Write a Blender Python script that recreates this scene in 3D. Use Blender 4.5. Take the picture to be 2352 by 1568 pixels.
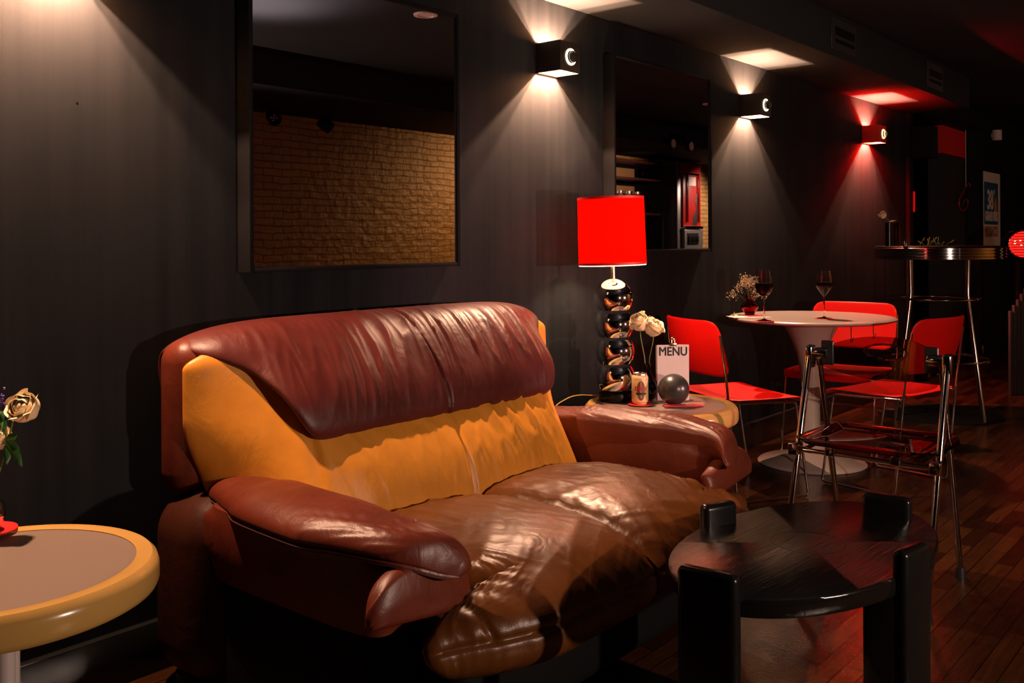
import bpy, bmesh, math, random
from math import sin, cos, pi, sqrt, exp, atan
from mathutils import Vector, Matrix, noise
random.seed(7)
S = bpy.context.scene
for o in list(bpy.data.objects): bpy.data.objects.remove(o)
COL = S.collection

# ------------------------------------------------------------------ camera
F = 2180.0; AL = atan(1824 / F); ROLL = .005; CX = 1176.0; CY = 556.0; EYE = 1.14
CA, SA = cos(AL), sin(AL)
cam_d = bpy.data.cameras.new('camera'); cam = bpy.data.objects.new('camera', cam_d); COL.objects.link(cam)
cam_d.sensor_width = 36; cam_d.lens = F * 36 / 2352; cam_d.shift_y = -(784 - CY) / 2352
cam_d.clip_start = .05
fw = Vector((CA, SA, 0)); rt = Vector((SA, -CA, 0)); up = Vector((0, 0, 1))
cr = (rt - up * ROLL).normalized(); cu = (up + rt * ROLL).normalized()
M = Matrix((cr, cu, -fw)).transposed().to_4x4(); M.translation = (0, 0, EYE)
cam.matrix_world = M
S.camera = cam
# ------------------------------------------------------------------ world, exposure
w = bpy.data.worlds.new('world'); S.world = w; w.use_nodes = True
w.node_tree.nodes['Background'].inputs[0].default_value = (.5, .55, .65, 1)
w.node_tree.nodes['Background'].inputs[1].default_value = 0.0
S.view_settings.view_transform = 'Standard'; S.view_settings.look = 'None'
S.view_settings.exposure = 0.0; S.view_settings.gamma = 1.0; S.view_settings.use_curve_mapping = False
# ------------------------------------------------------------------ room lights out of view; several are fill added for brightness
def lamp(name, loc, power, color, radius=.03, kind='POINT', **k):
    l = bpy.data.lights.new(name, kind); l.energy = power; l.color = color
    if kind != 'AREA': l.shadow_soft_size = radius
    for a, b in k.items(): setattr(l, a, b)
    o = bpy.data.objects.new(name, l); COL.objects.link(o); o.location = loc
    return o
def aim(o, tgt):
    o.rotation_euler = (Vector(tgt) - o.location).to_track_quat('-Z', 'Y').to_euler()
SCONCE_X = (1.07, 3.065, 4.855, 6.73)
KEY = (2.00, -1.22, 1.08)
o = lamp('added_key_light', KEY, 170, (1, .70, .55), .03, 'SPOT', spot_size=2.5, spot_blend=.25); aim(o, (2.5, 2.4, .95))  # added out of view for shadows the visible lamps cannot cast
KEY2 = (3.90, -1.22, 1.02)
o = lamp('added_pink_light', KEY2, 360, (1, .46, .42), .025, 'SPOT', spot_size=.46, spot_blend=.55); aim(o, (2.98, 2.38, .98))  # added pink light out of view, throws the lamp shade's wall shadow
o = lamp('shelf_fill', (9.2, -.5, 1.95), 26, (1, .60, .40), .02, 'SPOT', spot_size=1.5, spot_blend=.6); aim(o, (9.3, -1.5, 1.6))  # added fill to brighten the mirrored shelves, no fixture
lamp('far_fill', (9.1, .7, 2.1), 2.2, (1, .6, .5), .05)  # added fill for the far end of the room, no fixture
o = lamp('brick_spotlight', (7.5, -.50, 2.05), 80, (1, .52, .20), .03, 'SPOT', spot_size=2.5, spot_blend=.8); aim(o, (7.4, -1.55, 1.3))
o = lamp('machine_fill', (11.2, -.5, 2.0), 110, (1, .72, .55), .03, 'SPOT', spot_size=1.6, spot_blend=.7); aim(o, (11.0, -1.55, 1.2))  # added fill on the red machine, no fixture
o = lamp('ceiling_fill', (2.9, .5, 1.9), 55, (1, .78, .8), .1, 'SPOT', spot_size=2.2, spot_blend=.9); aim(o, (2.8, .6, 2.36))  # added fill, only brightens the ceiling reflected in the first mirror

# ------------------------------------------------------------------ materials
MATS = {}
def nodes(name):
    m = bpy.data.materials.new(name); m.use_nodes = True
    nt = m.node_tree; b = nt.nodes['Principled BSDF']; MATS[name] = m
    return m, nt, b
def sset(b, **k):
    for a, v in k.items():
        a = {'base': 'Base Color', 'rough': 'Roughness', 'metal': 'Metallic', 'spec': 'Specular IOR Level', 'trans': 'Transmission Weight', 'ior': 'IOR',
             'coat': 'Coat Weight', 'coatr': 'Coat Roughness', 'em': 'Emission Color', 'ems': 'Emission Strength', 'alpha': 'Alpha', 'sheen': 'Sheen Weight', 'sss': 'Subsurface Weight'}[a]
        if a in ('Base Color', 'Emission Color'): v = tuple(v) + (1,)
        b.inputs[a].default_value = v
def N(nt, t, **k):
    n = nt.nodes.new(t)
    for a, v in k.items():
        if a in n.inputs: n.inputs[a].default_value = v
        else: setattr(n, a, v)
    return n
def L(nt, a, b): nt.links.new(a, b)
def mapped(nt, scale=(1, 1, 1), rot=(0, 0, 0), coord='Object'):
    tc = N(nt, 'ShaderNodeTexCoord'); mp = N(nt, 'ShaderNodeMapping')
    mp.inputs['Scale'].default_value = scale; mp.inputs['Rotation'].default_value = rot
    L(nt, tc.outputs[coord], mp.inputs[0]); return mp.outputs[0]
def bump(nt, b, h, strength, dist=.01, prev=None):
    bn = N(nt, 'ShaderNodeBump'); bn.inputs['Strength'].default_value = strength; bn.inputs['Distance'].default_value = dist
    L(nt, h, bn.inputs['Height'])
    if prev: L(nt, prev, bn.inputs['Normal'])
    L(nt, bn.outputs[0], b.inputs['Normal']); return bn.outputs[0]
def simple(name, base, rough=.5, noise_amt=.08, nscale=20., bumps=0., **k):
    """solid finish with a little procedural unevenness in colour and gloss"""
    m, nt, b = nodes(name); sset(b, base=base, rough=rough, **k)
    co = mapped(nt); n = N(nt, 'ShaderNodeTexNoise', Scale=nscale, Detail=4.)
    L(nt, co, n.inputs['Vector'])
    mr = N(nt, 'ShaderNodeMapRange'); mr.inputs['To Min'].default_value = 1 - noise_amt; mr.inputs['To Max'].default_value = 1 + noise_amt
    L(nt, n.outputs['Fac'], mr.inputs[0])
    vm = N(nt, 'ShaderNodeVectorMath', operation='SCALE'); vm.inputs[0].default_value = base; L(nt, mr.outputs[0], vm.inputs['Scale'])
    L(nt, vm.outputs[0], b.inputs['Base Color'])
    r2 = N(nt, 'ShaderNodeMath', operation='MULTIPLY'); r2.inputs[1].default_value = rough; L(nt, mr.outputs[0], r2.inputs[0]); L(nt, r2.outputs[0], b.inputs['Roughness'])
    if bumps: bump(nt, b, n.outputs['Fac'], bumps, .004)
    return m
def leather(name, base, rough=.36, crease=.5, dirt=.25, cscale=(9, 9, 5)):
    m, nt, b = nodes(name); sset(b, base=base, rough=rough, spec=.36 if rough < .45 else .12)
    co = mapped(nt)
    v = N(nt, 'ShaderNodeTexVoronoi', Scale=420.); L(nt, co, v.inputs['Vector'])
    n2 = N(nt, 'ShaderNodeTexNoise', Scale=6., Detail=5., Roughness=.6); L(nt, co, n2.inputs['Vector'])
    co3 = mapped(nt, cscale)
    n3 = N(nt, 'ShaderNodeTexNoise', Scale=1.6, Detail=3., Roughness=.5, Distortion=1.2); L(nt, co3, n3.inputs['Vector'])
    p = bump(nt, b, v.outputs['Distance'], .15, .0009)
    bump(nt, b, n3.outputs['Fac'], crease, .012, p)
    cr_ = N(nt, 'ShaderNodeMapRange'); cr_.inputs['From Min'].default_value = .3; cr_.inputs['From Max'].default_value = .7
    cr_.inputs['To Min'].default_value = 1 - dirt; cr_.inputs['To Max'].default_value = 1.1
    L(nt, n2.outputs['Fac'], cr_.inputs[0])
    vm = N(nt, 'ShaderNodeVectorMath', operation='SCALE'); vm.inputs[0].default_value = base; L(nt, cr_.outputs[0], vm.inputs['Scale'])
    L(nt, vm.outputs[0], b.inputs['Base Color'])
    rr = N(nt, 'ShaderNodeMapRange'); rr.inputs['To Min'].default_value = rough - .08; rr.inputs['To Max'].default_value = rough + .12
    L(nt, n2.outputs['Fac'], rr.inputs[0]); L(nt, rr.outputs[0], b.inputs['Roughness'])
    return m
leather('tan_leather', (.66, .26, .028), .38, .16, .15)
leather('seat_leather', (.100, .031, .005), .33, .20, .28)
leather('burgundy_leather', (.130, .023, .010), .38, .22, .25)
leather('oxblood_leather', (.095, .015, .012), .42, .22, .25)
leather('dark_leather', (.045, .012, .006), .5, .2, .2)
simple('thread', (.055, .012, .008), .7)
simple('tan_thread', (.32, .12, .02), .7)
def wallmat():
    m, nt, b = nodes('charcoal_paint'); sset(b, rough=.8, spec=.08)
    co = mapped(nt, (17, 17, .45)); n = N(nt, 'ShaderNodeTexNoise', Scale=1., Detail=6., Roughness=.65); L(nt, co, n.inputs['Vector'])
    co2 = mapped(nt); n2 = N(nt, 'ShaderNodeTexNoise', Scale=1.4, Detail=4.); L(nt, co2, n2.inputs['Vector'])
    n3 = N(nt, 'ShaderNodeTexNoise', Scale=420., Detail=2.); L(nt, co2, n3.inputs['Vector'])
    a = N(nt, 'ShaderNodeMath', operation='ADD'); L(nt, n.outputs['Fac'], a.inputs[0]); L(nt, n2.outputs['Fac'], a.inputs[1])
    cr_ = N(nt, 'ShaderNodeValToRGB'); L(nt, a.outputs[0], cr_.inputs[0])
    cr_.color_ramp.elements[0].position = .62; cr_.color_ramp.elements[0].color = (.0085, .0098, .0118, 1)
    cr_.color_ramp.elements[1].position = .95; cr_.color_ramp.elements[1].color = (.0175, .0180, .0200, 1)
    cr_.inputs[0].default_value = .5
    dv = N(nt, 'ShaderNodeMath', operation='MULTIPLY'); dv.inputs[1].default_value = .78; L(nt, a.outputs[0], dv.inputs[0]); L(nt, dv.outputs[0], cr_.inputs[0])
    L(nt, cr_.outputs[0], b.inputs['Base Color'])
    bump(nt, b, n3.outputs['Fac'], .10, .001)
    return m
wallmat()
simple('dark_ceiling', (.026, .027, .029), .8, .15, 5, spec=.1)
simple('black_gloss_trim', (.010, .011, .011), .25)
def floormat():
    m, nt, b = nodes('worn_planks'); sset(b, rough=.28, spec=.42)
    co = mapped(nt, (1, 1, 1))
    br = N(nt, 'ShaderNodeTexBrick'); br.offset = .37; br.offset_frequency = 2
    br.inputs['Scale'].default_value = 1.; br.inputs['Brick Width'].default_value = .38; br.inputs['Row Height'].default_value = .056
    br.inputs['Mortar Size'].default_value = .0016; br.inputs['Mortar Smooth'].default_value = .1; br.inputs['Bias'].default_value = 0
    br.inputs['Color1'].default_value = (.020, .0065, .0025, 1); br.inputs['Color2'].default_value = (.080, .027, .009, 1); br.inputs['Mortar'].default_value = (.006, .003, .002, 1)
    L(nt, co, br.inputs['Vector'])
    co2 = mapped(nt, (3, 40, 1)); n = N(nt, 'ShaderNodeTexNoise', Scale=2., Detail=6., Roughness=.65); L(nt, co2, n.inputs['Vector'])
    mx = N(nt, 'ShaderNodeMix', data_type='RGBA', blend_type='MULTIPLY'); mx.inputs[0].default_value = .75
    L(nt, br.outputs['Color'], mx.inputs[6])
    rp = N(nt, 'ShaderNodeValToRGB'); rp.color_ramp.elements[0].position = .3; rp.color_ramp.elements[0].color = (.25, .22, .2, 1); rp.color_ramp.elements[1].position = .7
    L(nt, n.outputs['Fac'], rp.inputs[0]); L(nt, rp.outputs[0], mx.inputs[7]); L(nt, mx.outputs[2], b.inputs['Base Color'])
    n4 = N(nt, 'ShaderNodeTexNoise', Scale=90., Detail=4., Roughness=.7); L(nt, mapped(nt, (1, 1, 1)), n4.inputs['Vector'])
    ad = N(nt, 'ShaderNodeMath', operation='MULTIPLY_ADD'); ad.inputs[1].default_value = -3.; L(nt, br.outputs['Fac'], ad.inputs[0]); L(nt, n4.outputs['Fac'], ad.inputs[2])
    bump(nt, b, ad.outputs[0], .5, .0018)
    rr = N(nt, 'ShaderNodeMapRange'); rr.inputs['To Min'].default_value = .07; rr.inputs['To Max'].default_value = .20; L(nt, n.outputs['Fac'], rr.inputs[0]); L(nt, rr.outputs[0], b.inputs['Roughness'])
floormat()
def brickmat(name, c1, c2, mort, rough):
    m, nt, b = nodes(name); sset(b, rough=rough, spec=.5)
    tc = N(nt, 'ShaderNodeTexCoord'); sp = N(nt, 'ShaderNodeSeparateXYZ'); cb = N(nt, 'ShaderNodeCombineXYZ')
    L(nt, tc.outputs['Object'], sp.inputs[0])
    sm = N(nt, 'ShaderNodeMath', operation='ADD'); L(nt, sp.outputs[0], sm.inputs[0]); L(nt, sp.outputs[1], sm.inputs[1])
    L(nt, sm.outputs[0], cb.inputs[0]); L(nt, sp.outputs[2], cb.inputs[1])
    dn = N(nt, 'ShaderNodeTexNoise', Scale=5., Detail=2.); L(nt, cb.outputs[0], dn.inputs['Vector'])
    dm = N(nt, 'ShaderNodeVectorMath', operation='MULTIPLY_ADD'); dm.inputs[1].default_value = (.05, .045, 0); L(nt, dn.outputs['Color'], dm.inputs[0]); L(nt, cb.outputs[0], dm.inputs[2])
    br = N(nt, 'ShaderNodeTexBrick'); br.inputs['Scale'].default_value = 1.; br.inputs['Brick Width'].default_value = .175; br.inputs['Row Height'].default_value = .0565
    br.inputs['Mortar Size'].default_value = .005; br.inputs['Mortar Smooth'].default_value = .6
    br.inputs['Color1'].default_value = tuple(c1) + (1,); br.inputs['Color2'].default_value = tuple(c2) + (1,); br.inputs['Mortar'].default_value = tuple(mort) + (1,)
    L(nt, dm.outputs[0], br.inputs['Vector']); L(nt, br.outputs['Color'], b.inputs['Base Color'])
    n = N(nt, 'ShaderNodeTexNoise', Scale=30., Detail=5., Roughness=.65); L(nt, cb.outputs[0], n.inputs['Vector'])
    n5 = N(nt, 'ShaderNodeTexNoise', Scale=11., Detail=2.); L(nt, cb.outputs[0], n5.inputs['Vector'])
    ad = N(nt, 'ShaderNodeMath', operation='MULTIPLY_ADD'); ad.inputs[1].default_value = -1.; L(nt, br.outputs['Fac'], ad.inputs[0])
    a2 = N(nt, 'ShaderNodeMath', operation='MULTIPLY_ADD'); a2.inputs[1].default_value = .35; L(nt, n.outputs['Fac'], a2.inputs[0]); L(nt, n5.outputs['Fac'], a2.inputs[2])
    L(nt, a2.outputs[0], ad.inputs[2])
    bump(nt, b, ad.outputs[0], 1., .022)
brickmat('tan_brick', (.52, .30, .11), (.46, .26, .095), (.34, .19, .07), .33)
brickmat('black_brick', (.10, .09, .095), (.08, .075, .08), (.02, .02, .02), .4)
simple('mirror_glass', (.78, .76, .76), .012, 0.0, 3, metal=1.)
MATS['mirror_glass'].node_tree.nodes['Principled BSDF'].inputs['Roughness'].default_value = .01
simple('black_frame', (.008, .008, .009), .6, spec=.06)
simple('chrome', (.86, .85, .84), .07, .12, 60, metal=1.)
simple('dark_chrome', (.55, .53, .52), .10, .1, 40, metal=1.)
simple('sconce_black', (.028, .020, .016), .38, .1)
simple('sconce_brass', (.26, .17, .09), .45, .05)
simple('sconce_red', (.42, .012, .008), .4, .06)
simple('sconce_red_inner', (.75, .02, .008), .45, .05)
simple('red_plastic', (.60, .005, .003), .42, .05, spec=.22)
simple('white_lacquer', (.40, .33, .30), .25, .04)
simple('cream_plastic', (.50, .30, .085), .20, .04)
simple('pale_top', (.23, .175, .145), .3, .04, 60)
simple('white_tube', (.58, .50, .48), .3, .04)
simple('black_lacquer', (.005, .005, .005), .25, .1, spec=.3)
simple('black_plastic', (.012, .012, .012), .4, .1)
simple('red_card', (.70, .012, .010), .5, .05)
simple('white_paper', (.80, .72, .66), .7, .03)
simple('black_ink', (.012, .011, .011), .6, .02)
simple('red_ink', (.55, .015, .015), .5, .03)
simple('brass', (.80, .56, .26), .22, .08, metal=1.)
simple('aluminium', (.80, .79, .78), .25, .05, metal=1.)
simple('can_paint', (.78, .55, .25), .3, .03)
simple('can_dark', (.16, .07, .04), .35, .1)
simple('black_ball', (.035, .032, .030), .30, .25, 30, bumps=.08)
simple('rose_petal', (.82, .66, .42), .5, .1, 40)
simple('rose_stem', (.16, .22, .05), .5, .15)
simple('leaf_green', (.05, .17, .035), .42, .2, 30)
simple('purple_flower', (.16, .09, .42), .6, .2)
simple('dried_stem', (.16, .12, .05), .7)
simple('dried_blossom', (.85, .66, .42), .7)
simple('white_disc', (.80, .62, .60), .5, .03)
simple('red_paint', (.42, .012, .010), .35, .08)
simple('panel_red', (.70, .012, .008), .6, .05)
simple('panel_grey', (.028, .026, .028), .5, .08)
simple('near_black', (.003, .003, .0035), .7, .1, spec=.15)
simple('teal_print', (.02, .12, .24), .5, .1)
simple('dull_print', (.42, .16, .13), .6, .03)
simple('orange_print', (.75, .26, .05), .5, .05)
simple('grey_metal', (.30, .27, .27), .35, .1, metal=.7)
simple('wood_shelf', (.05, .012, .010), .45, .1)
simple('amber_board', (.35, .20, .10), .6, .1)
simple('wine', (.012, .001, .002), .3, 0., spec=.08)
def glassmat(name, col, rough=.0, ior=1.45, absorb=None):
    m, nt, b = nodes(name); sset(b, base=col, rough=rough, trans=1., ior=ior, spec=.5)
    n = N(nt, 'ShaderNodeTexNoise', Scale=40.); L(nt, mapped(nt), n.inputs['Vector'])
    mr = N(nt, 'ShaderNodeMapRange'); mr.inputs['To Min'].default_value = rough; mr.inputs['To Max'].default_value = rough + .015
    L(nt, n.outputs['Fac'], mr.inputs[0]); L(nt, mr.outputs[0], b.inputs['Roughness'])
    return m
glassmat('clear_glass', (.97, .96, .95))
glassmat('lens_glass', (.9, .85, .8), ior=1.5)
glassmat('red_glass', (.45, .015, .012))
glassmat('smoke_acrylic', (.42, .17, .13), ior=1.35)
glassmat('dark_glass', (.05, .035, .03))
def emis(name, col, st):
    m, nt, b = nodes(name); sset(b, base=(0, 0, 0), em=col, ems=st)
    n = N(nt, 'ShaderNodeTexNoise', Scale=30.); L(nt, mapped(nt), n.inputs['Vector'])
    mr = N(nt, 'ShaderNodeMapRange'); mr.inputs['To Min'].default_value = st * .9; mr.inputs['To Max'].default_value = st * 1.1
    L(nt, n.outputs['Fac'], mr.inputs[0]); L(nt, mr.outputs[0], b.inputs['Emission Strength'])
emis('lens_ring_glow', (1, .80, .50), 6.)
emis('lens_ring_hot', (1, .62, .22), 5.)
emis('bulb_glow', (1, .82, .6), 25.)
emis('red_lens_glow', (1, .014, .010), 2.2)
emis('red_led_glow', (1, .35, .18), 5.)
emis('added_bulb_glow', (1, .8, .72), 5.)
def shademat():
    m, nt, b = nodes('shade_red'); nt.nodes.remove(b)
    out = nt.nodes['Material Output']
    n = N(nt, 'ShaderNodeTexNoise', Scale=1., Detail=5.); L(nt, mapped(nt, (300, 300, 40)), n.inputs['Vector'])
    rp = N(nt, 'ShaderNodeValToRGB'); rp.color_ramp.elements[0].color = (.80, .0008, .0003, 1); rp.color_ramp.elements[1].color = (.92, .0035, .0005, 1)
    L(nt, n.outputs['Fac'], rp.inputs[0])
    t = N(nt, 'ShaderNodeBsdfTranslucent'); d = N(nt, 'ShaderNodeBsdfDiffuse'); mx = N(nt, 'ShaderNodeMixShader'); mx.inputs[0].default_value = .5
    L(nt, rp.outputs[0], t.inputs[0]); L(nt, rp.outputs[0], d.inputs[0]); L(nt, d.outputs[0], mx.inputs[1]); L(nt, t.outputs[0], mx.inputs[2]); L(nt, mx.outputs[0], out.inputs[0])
    m, nt, b = nodes('shade_lining'); nt.nodes.remove(b); out = nt.nodes['Material Output']
    n = N(nt, 'ShaderNodeTexNoise', Scale=80.); L(nt, mapped(nt), n.inputs['Vector'])
    rp = N(nt, 'ShaderNodeValToRGB'); rp.color_ramp.elements[0].color = (.82, .74, .62, 1); rp.color_ramp.elements[1].color = (.9, .82, .7, 1); L(nt, n.outputs['Fac'], rp.inputs[0])
    t = N(nt, 'ShaderNodeBsdfTranslucent'); d = N(nt, 'ShaderNodeBsdfDiffuse'); mx = N(nt, 'ShaderNodeMixShader'); mx.inputs[0].default_value = .45
    L(nt, rp.outputs[0], t.inputs[0]); L(nt, rp.outputs[0], d.inputs[0]); L(nt, d.outputs[0], mx.inputs[1]); L(nt, t.outputs[0], mx.inputs[2]); L(nt, mx.outputs[0], out.inputs[0])
shademat()
def tablewood():
    m, nt, b = nodes('black_stained_wood'); sset(b, base=(.0055, .005, .0045), rough=.2, spec=.6)
    co = mapped(nt, (4, 60, 1), (0, 0, .9)); n = N(nt, 'ShaderNodeTexNoise', Scale=2.2, Detail=6., Roughness=.7, Distortion=.4); L(nt, co, n.inputs['Vector'])
    n2 = N(nt, 'ShaderNodeTexNoise', Scale=70., Detail=3.); L(nt, mapped(nt), n2.inputs['Vector'])
    p = bump(nt, b, n.outputs['Fac'], .35, .0022); bump(nt, b, n2.outputs['Fac'], .12, .001, p)
    rr = N(nt, 'ShaderNodeMapRange'); rr.inputs['To Min'].default_value = .08; rr.inputs['To Max'].default_value = .17; L(nt, n.outputs['Fac'], rr.inputs[0]); L(nt, rr.outputs[0], b.inputs['Roughness'])
tablewood()

# ------------------------------------------------------------------ mesh helpers
class MB:
    def __init__(s): s.v = []; s.f = []; s.mi = []
    def add(s, vs, fs, mi=0):
        o = len(s.v); s.v += [tuple(v) for v in vs]; s.f += [tuple(i + o for i in f) for f in fs]; s.mi += [mi] * len(fs); return s
    def box(s, x0, x1, y0, y1, z0, z1, mi=0):
        return s.add([(x, y, z) for z in (z0, z1) for y in (y0, y1) for x in (x0, x1)], [(0, 2, 3, 1), (4, 5, 7, 6), (0, 1, 5, 4), (2, 6, 7, 3), (0, 4, 6, 2), (1, 3, 7, 5)], mi)
    def rbox(s, x0, x1, y0, y1, z0, z1, r=.01, seg=3, mi=0, rot=None, piv=(0, 0, 0)):
        bm = bmesh.new(); bmesh.ops.create_cube(bm, size=1)
        for v in bm.verts: v.co = Vector(((x0 + x1) / 2 + v.co.x * (x1 - x0), (y0 + y1) / 2 + v.co.y * (y1 - y0), (z0 + z1) / 2 + v.co.z * (z1 - z0)))
        bmesh.ops.bevel(bm, geom=bm.edges[:], offset=r, segments=seg, affect='EDGES', profile=.5, clamp_overlap=True)
        if rot is not None:
            P = Vector(piv)
            for v in bm.verts: v.co = rot @ (v.co - P) + P
        bm.verts.index_update(); s.add([v.co for v in bm.verts], [[v.index for v in f.verts] for f in bm.faces], mi); bm.free(); return s
    def tube(s, pts, r, seg=8, closed=False, mi=0, cap=True):
        P = [Vector(p) for p in pts]; n = len(P); rings = []; rr = r if isinstance(r, (list, tuple)) else [r] * n
        tprev = None; nrm = None
        for i in range(n):
            a = P[(i - 1) % n] if (closed or i > 0) else P[i]; b = P[(i + 1) % n] if (closed or i < n - 1) else P[i]
            t = (b - a).normalized()
            if nrm is None:
                nrm = t.cross(Vector((0, 0, 1)));
                if nrm.length < .05: nrm = t.cross(Vector((1, 0, 0)))
                nrm.normalize()
            else:
                nrm = (nrm - t * nrm.dot(t)).normalized()
            bi = t.cross(nrm)
            rings.append([P[i] + (nrm * cos(2 * pi * k / seg) + bi * sin(2 * pi * k / seg)) * rr[i] for k in range(seg)])
        vs = [v for q in rings for v in q]; fs = []
        for i in range(n if closed else n - 1):
            j = (i + 1) % n
            for k in range(seg): fs.append((i * seg + k, i * seg + (k + 1) % seg, j * seg + (k + 1) % seg, j * seg + k))
        if not closed and cap: fs += [tuple(range(seg))[::-1], tuple((n - 1) * seg + k for k in range(seg))]
        return s.add(vs, fs, mi)
    def lathe(s, prof, c=(0, 0, 0), seg=48, mi=0, sx=1, sy=1):
        """profile of (radius, z); r=0 ends become poles"""
        vs = []; fs = []; idx = []
        for r, z in prof:
            if r < 1e-6: idx.append([len(vs)]); vs.append((c[0], c[1], c[2] + z))
            else:
                idx.append(list(range(len(vs), len(vs) + seg))); vs += [(c[0] + r * sx * cos(2 * pi * k / seg), c[1] + r * sy * sin(2 * pi * k / seg), c[2] + z) for k in range(seg)]
        for a, b in zip(idx[:-1], idx[1:]):
            for k in range(seg):
                k2 = (k + 1) % seg
                if len(a) == 1 and len(b) == 1: break
                if len(a) == 1: fs.append((a[0], b[k2], b[k]))
                elif len(b) == 1: fs.append((a[k], a[k2], b[0]))
                else: fs.append((a[k], a[k2], b[k2], b[k]))
        return s.add(vs, fs, mi)
    def sphere(s, c, r, seg=24, mi=0, sc=(1, 1, 1)):
        n = seg // 2
        st = len(s.v)
        s.lathe([(r * sin(pi * i / n) if 0 < i < n else 0, -r * cos(pi * i / n)) for i in range(n + 1)], (0, 0, 0), seg, mi)
        for i in range(st, len(s.v)):
            v = s.v[i]; s.v[i] = (c[0] + v[0] * sc[0], c[1] + v[1] * sc[1], c[2] + v[2] * sc[2])
        return s
    def grid(s, P, nu, nv, closeu=False, mi=0, flip=False):
        vs = [P(i / (nu if closeu else nu - 1), j / (nv - 1)) for j in range(nv) for i in range(nu)]; fs = []
        for j in range(nv - 1):
            for i in range(nu if closeu else nu - 1):
                a = j * nu + i; b = j * nu + (i + 1) % nu; f = (a, b, b + nu, a + nu); fs.append(f[::-1] if flip else f)
        return s.add(vs, fs, mi)
    def pillow(s, P, ho, hi, nu, nv, ku=6, kv=6, disp=None, mi=0, side=1):
        """closed cushion: base surface P(u,v), puffed by ho outwards and hi inwards, meeting at the edges"""
        def sp(t): return .5 - .5 * cos(pi * t) if True else t
        def mixp(t): return .45 * t + .55 * sp(t)
        U = [mixp(i / (nu - 1)) for i in range(nu)]; V = [mixp(j / (nv - 1)) for j in range(nv)]
        e = 1e-3; top = []; bot = []
        for v in V:
            for u in U:
                p = Vector(P(u, v)); u0, u1 = max(0, u - e), min(1, u + e); v0, v1 = max(0, v - e), min(1, v + e)
                n = (Vector(P(u1, v)) - Vector(P(u0, v))).cross(Vector(P(u, v1)) - Vector(P(u, v0)))
                n = n.normalized() * side if n.length > 1e-12 else Vector((0, 0, 1))
                eu = max(0, 1 - abs(2 * u - 1) ** ku) ** .5; ev = max(0, 1 - abs(2 * v - 1) ** kv) ** .5; e2 = eu * ev
                h = (ho(u, v) if callable(ho) else ho); g = (hi(u, v) if callable(hi) else hi)
                d = disp(u, v, p) * min(1, e2 * 1.3) if disp else 0
                top.append(p + n * (h * e2 + d)); bot.append(p - n * (g * e2))
        vs = top + bot; o = nu * nv; fs = []
        def bi(i, j):
            k = j * nu + i
            return k if (i in (0, nu - 1) or j in (0, nv - 1)) else k + o
        for j in range(nv - 1):
            for i in range(nu - 1):
                a = j * nu + i; f = (a, a + 1, a + 1 + nu, a + nu); g = (bi(i, j), bi(i, j + 1), bi(i + 1, j + 1), bi(i + 1, j))
                if side < 0: f = f[::-1]; g = g[::-1]
                fs.append(f); fs.append(g)
        used = sorted({i for f in fs for i in f}); mp = {k: n for n, k in enumerate(used)}
        return s.add([vs[k] for k in used], [tuple(mp[i] for i in f) for f in fs], mi)
    def move(s, d=(0, 0, 0), rot=None, start=0):
        for i in range(start, len(s.v)):
            v = Vector(s.v[i]);
            if rot is not None: v = rot @ v
            s.v[i] = tuple(v + Vector(d))
        return s
    def prism(s, outline, z0, z1, mi=0):
        n = len(outline); vs = [(x, y, z0) for x, y in outline] + [(x, y, z1) for x, y in outline]
        fs = [tuple(range(n))[::-1], tuple(range(n, 2 * n))] + [(i, (i + 1) % n, n + (i + 1) % n, n + i) for i in range(n)]
        return s.add(vs, fs, mi)

def obj(name, mb, mats, parent=None, smooth=True, angle=40):
    me = bpy.data.meshes.new(name); me.from_pydata(mb.v, [], mb.f)
    if isinstance(mats, str): mats = [mats]
    for m in mats: me.materials.append(MATS[m])
    me.polygons.foreach_set('material_index', mb.mi)
    bm = bmesh.new(); bm.from_mesh(me); bmesh.ops.recalc_face_normals(bm, faces=bm.faces)
    if smooth:
        th = math.radians(angle)
        for f in bm.faces: f.smooth = True
        for e in bm.edges:
            if len(e.link_faces) == 2 and e.calc_face_angle(0) > th: e.smooth = False
    bm.to_mesh(me); bm.free(); me.update()
    o = bpy.data.objects.new(name, me); COL.objects.link(o)
    if parent: o.parent = parent
    return o
def tag(o, label=None, cat=None, group=None, kind=None):
    if label: o['label'] = label
    if cat: o['category'] = cat
    if group: o['group'] = group
    if kind: o['kind'] = kind
    return o
def thing(name, loc, rz, label, cat, group=None):
    o = bpy.data.objects.new(name, None); COL.objects.link(o); o.location = loc; o.rotation_euler = (0, 0, rz); o.empty_display_size = .05
    return tag(o, label, cat, group)
def struct(name, mb, mat, **k):
    return tag(obj(name, mb, mat, **k), kind='structure')
def copy_tree(o, parent=None):
    c = o.copy(); COL.objects.link(c); c.parent = parent
    for ch in list(o.children): copy_tree(ch, c)
    return c
def rz(a): return Matrix.Rotation(a, 3, 'Z')
def rx(a): return Matrix.Rotation(a, 3, 'X')
def ry(a): return Matrix.Rotation(a, 3, 'Y')
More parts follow.
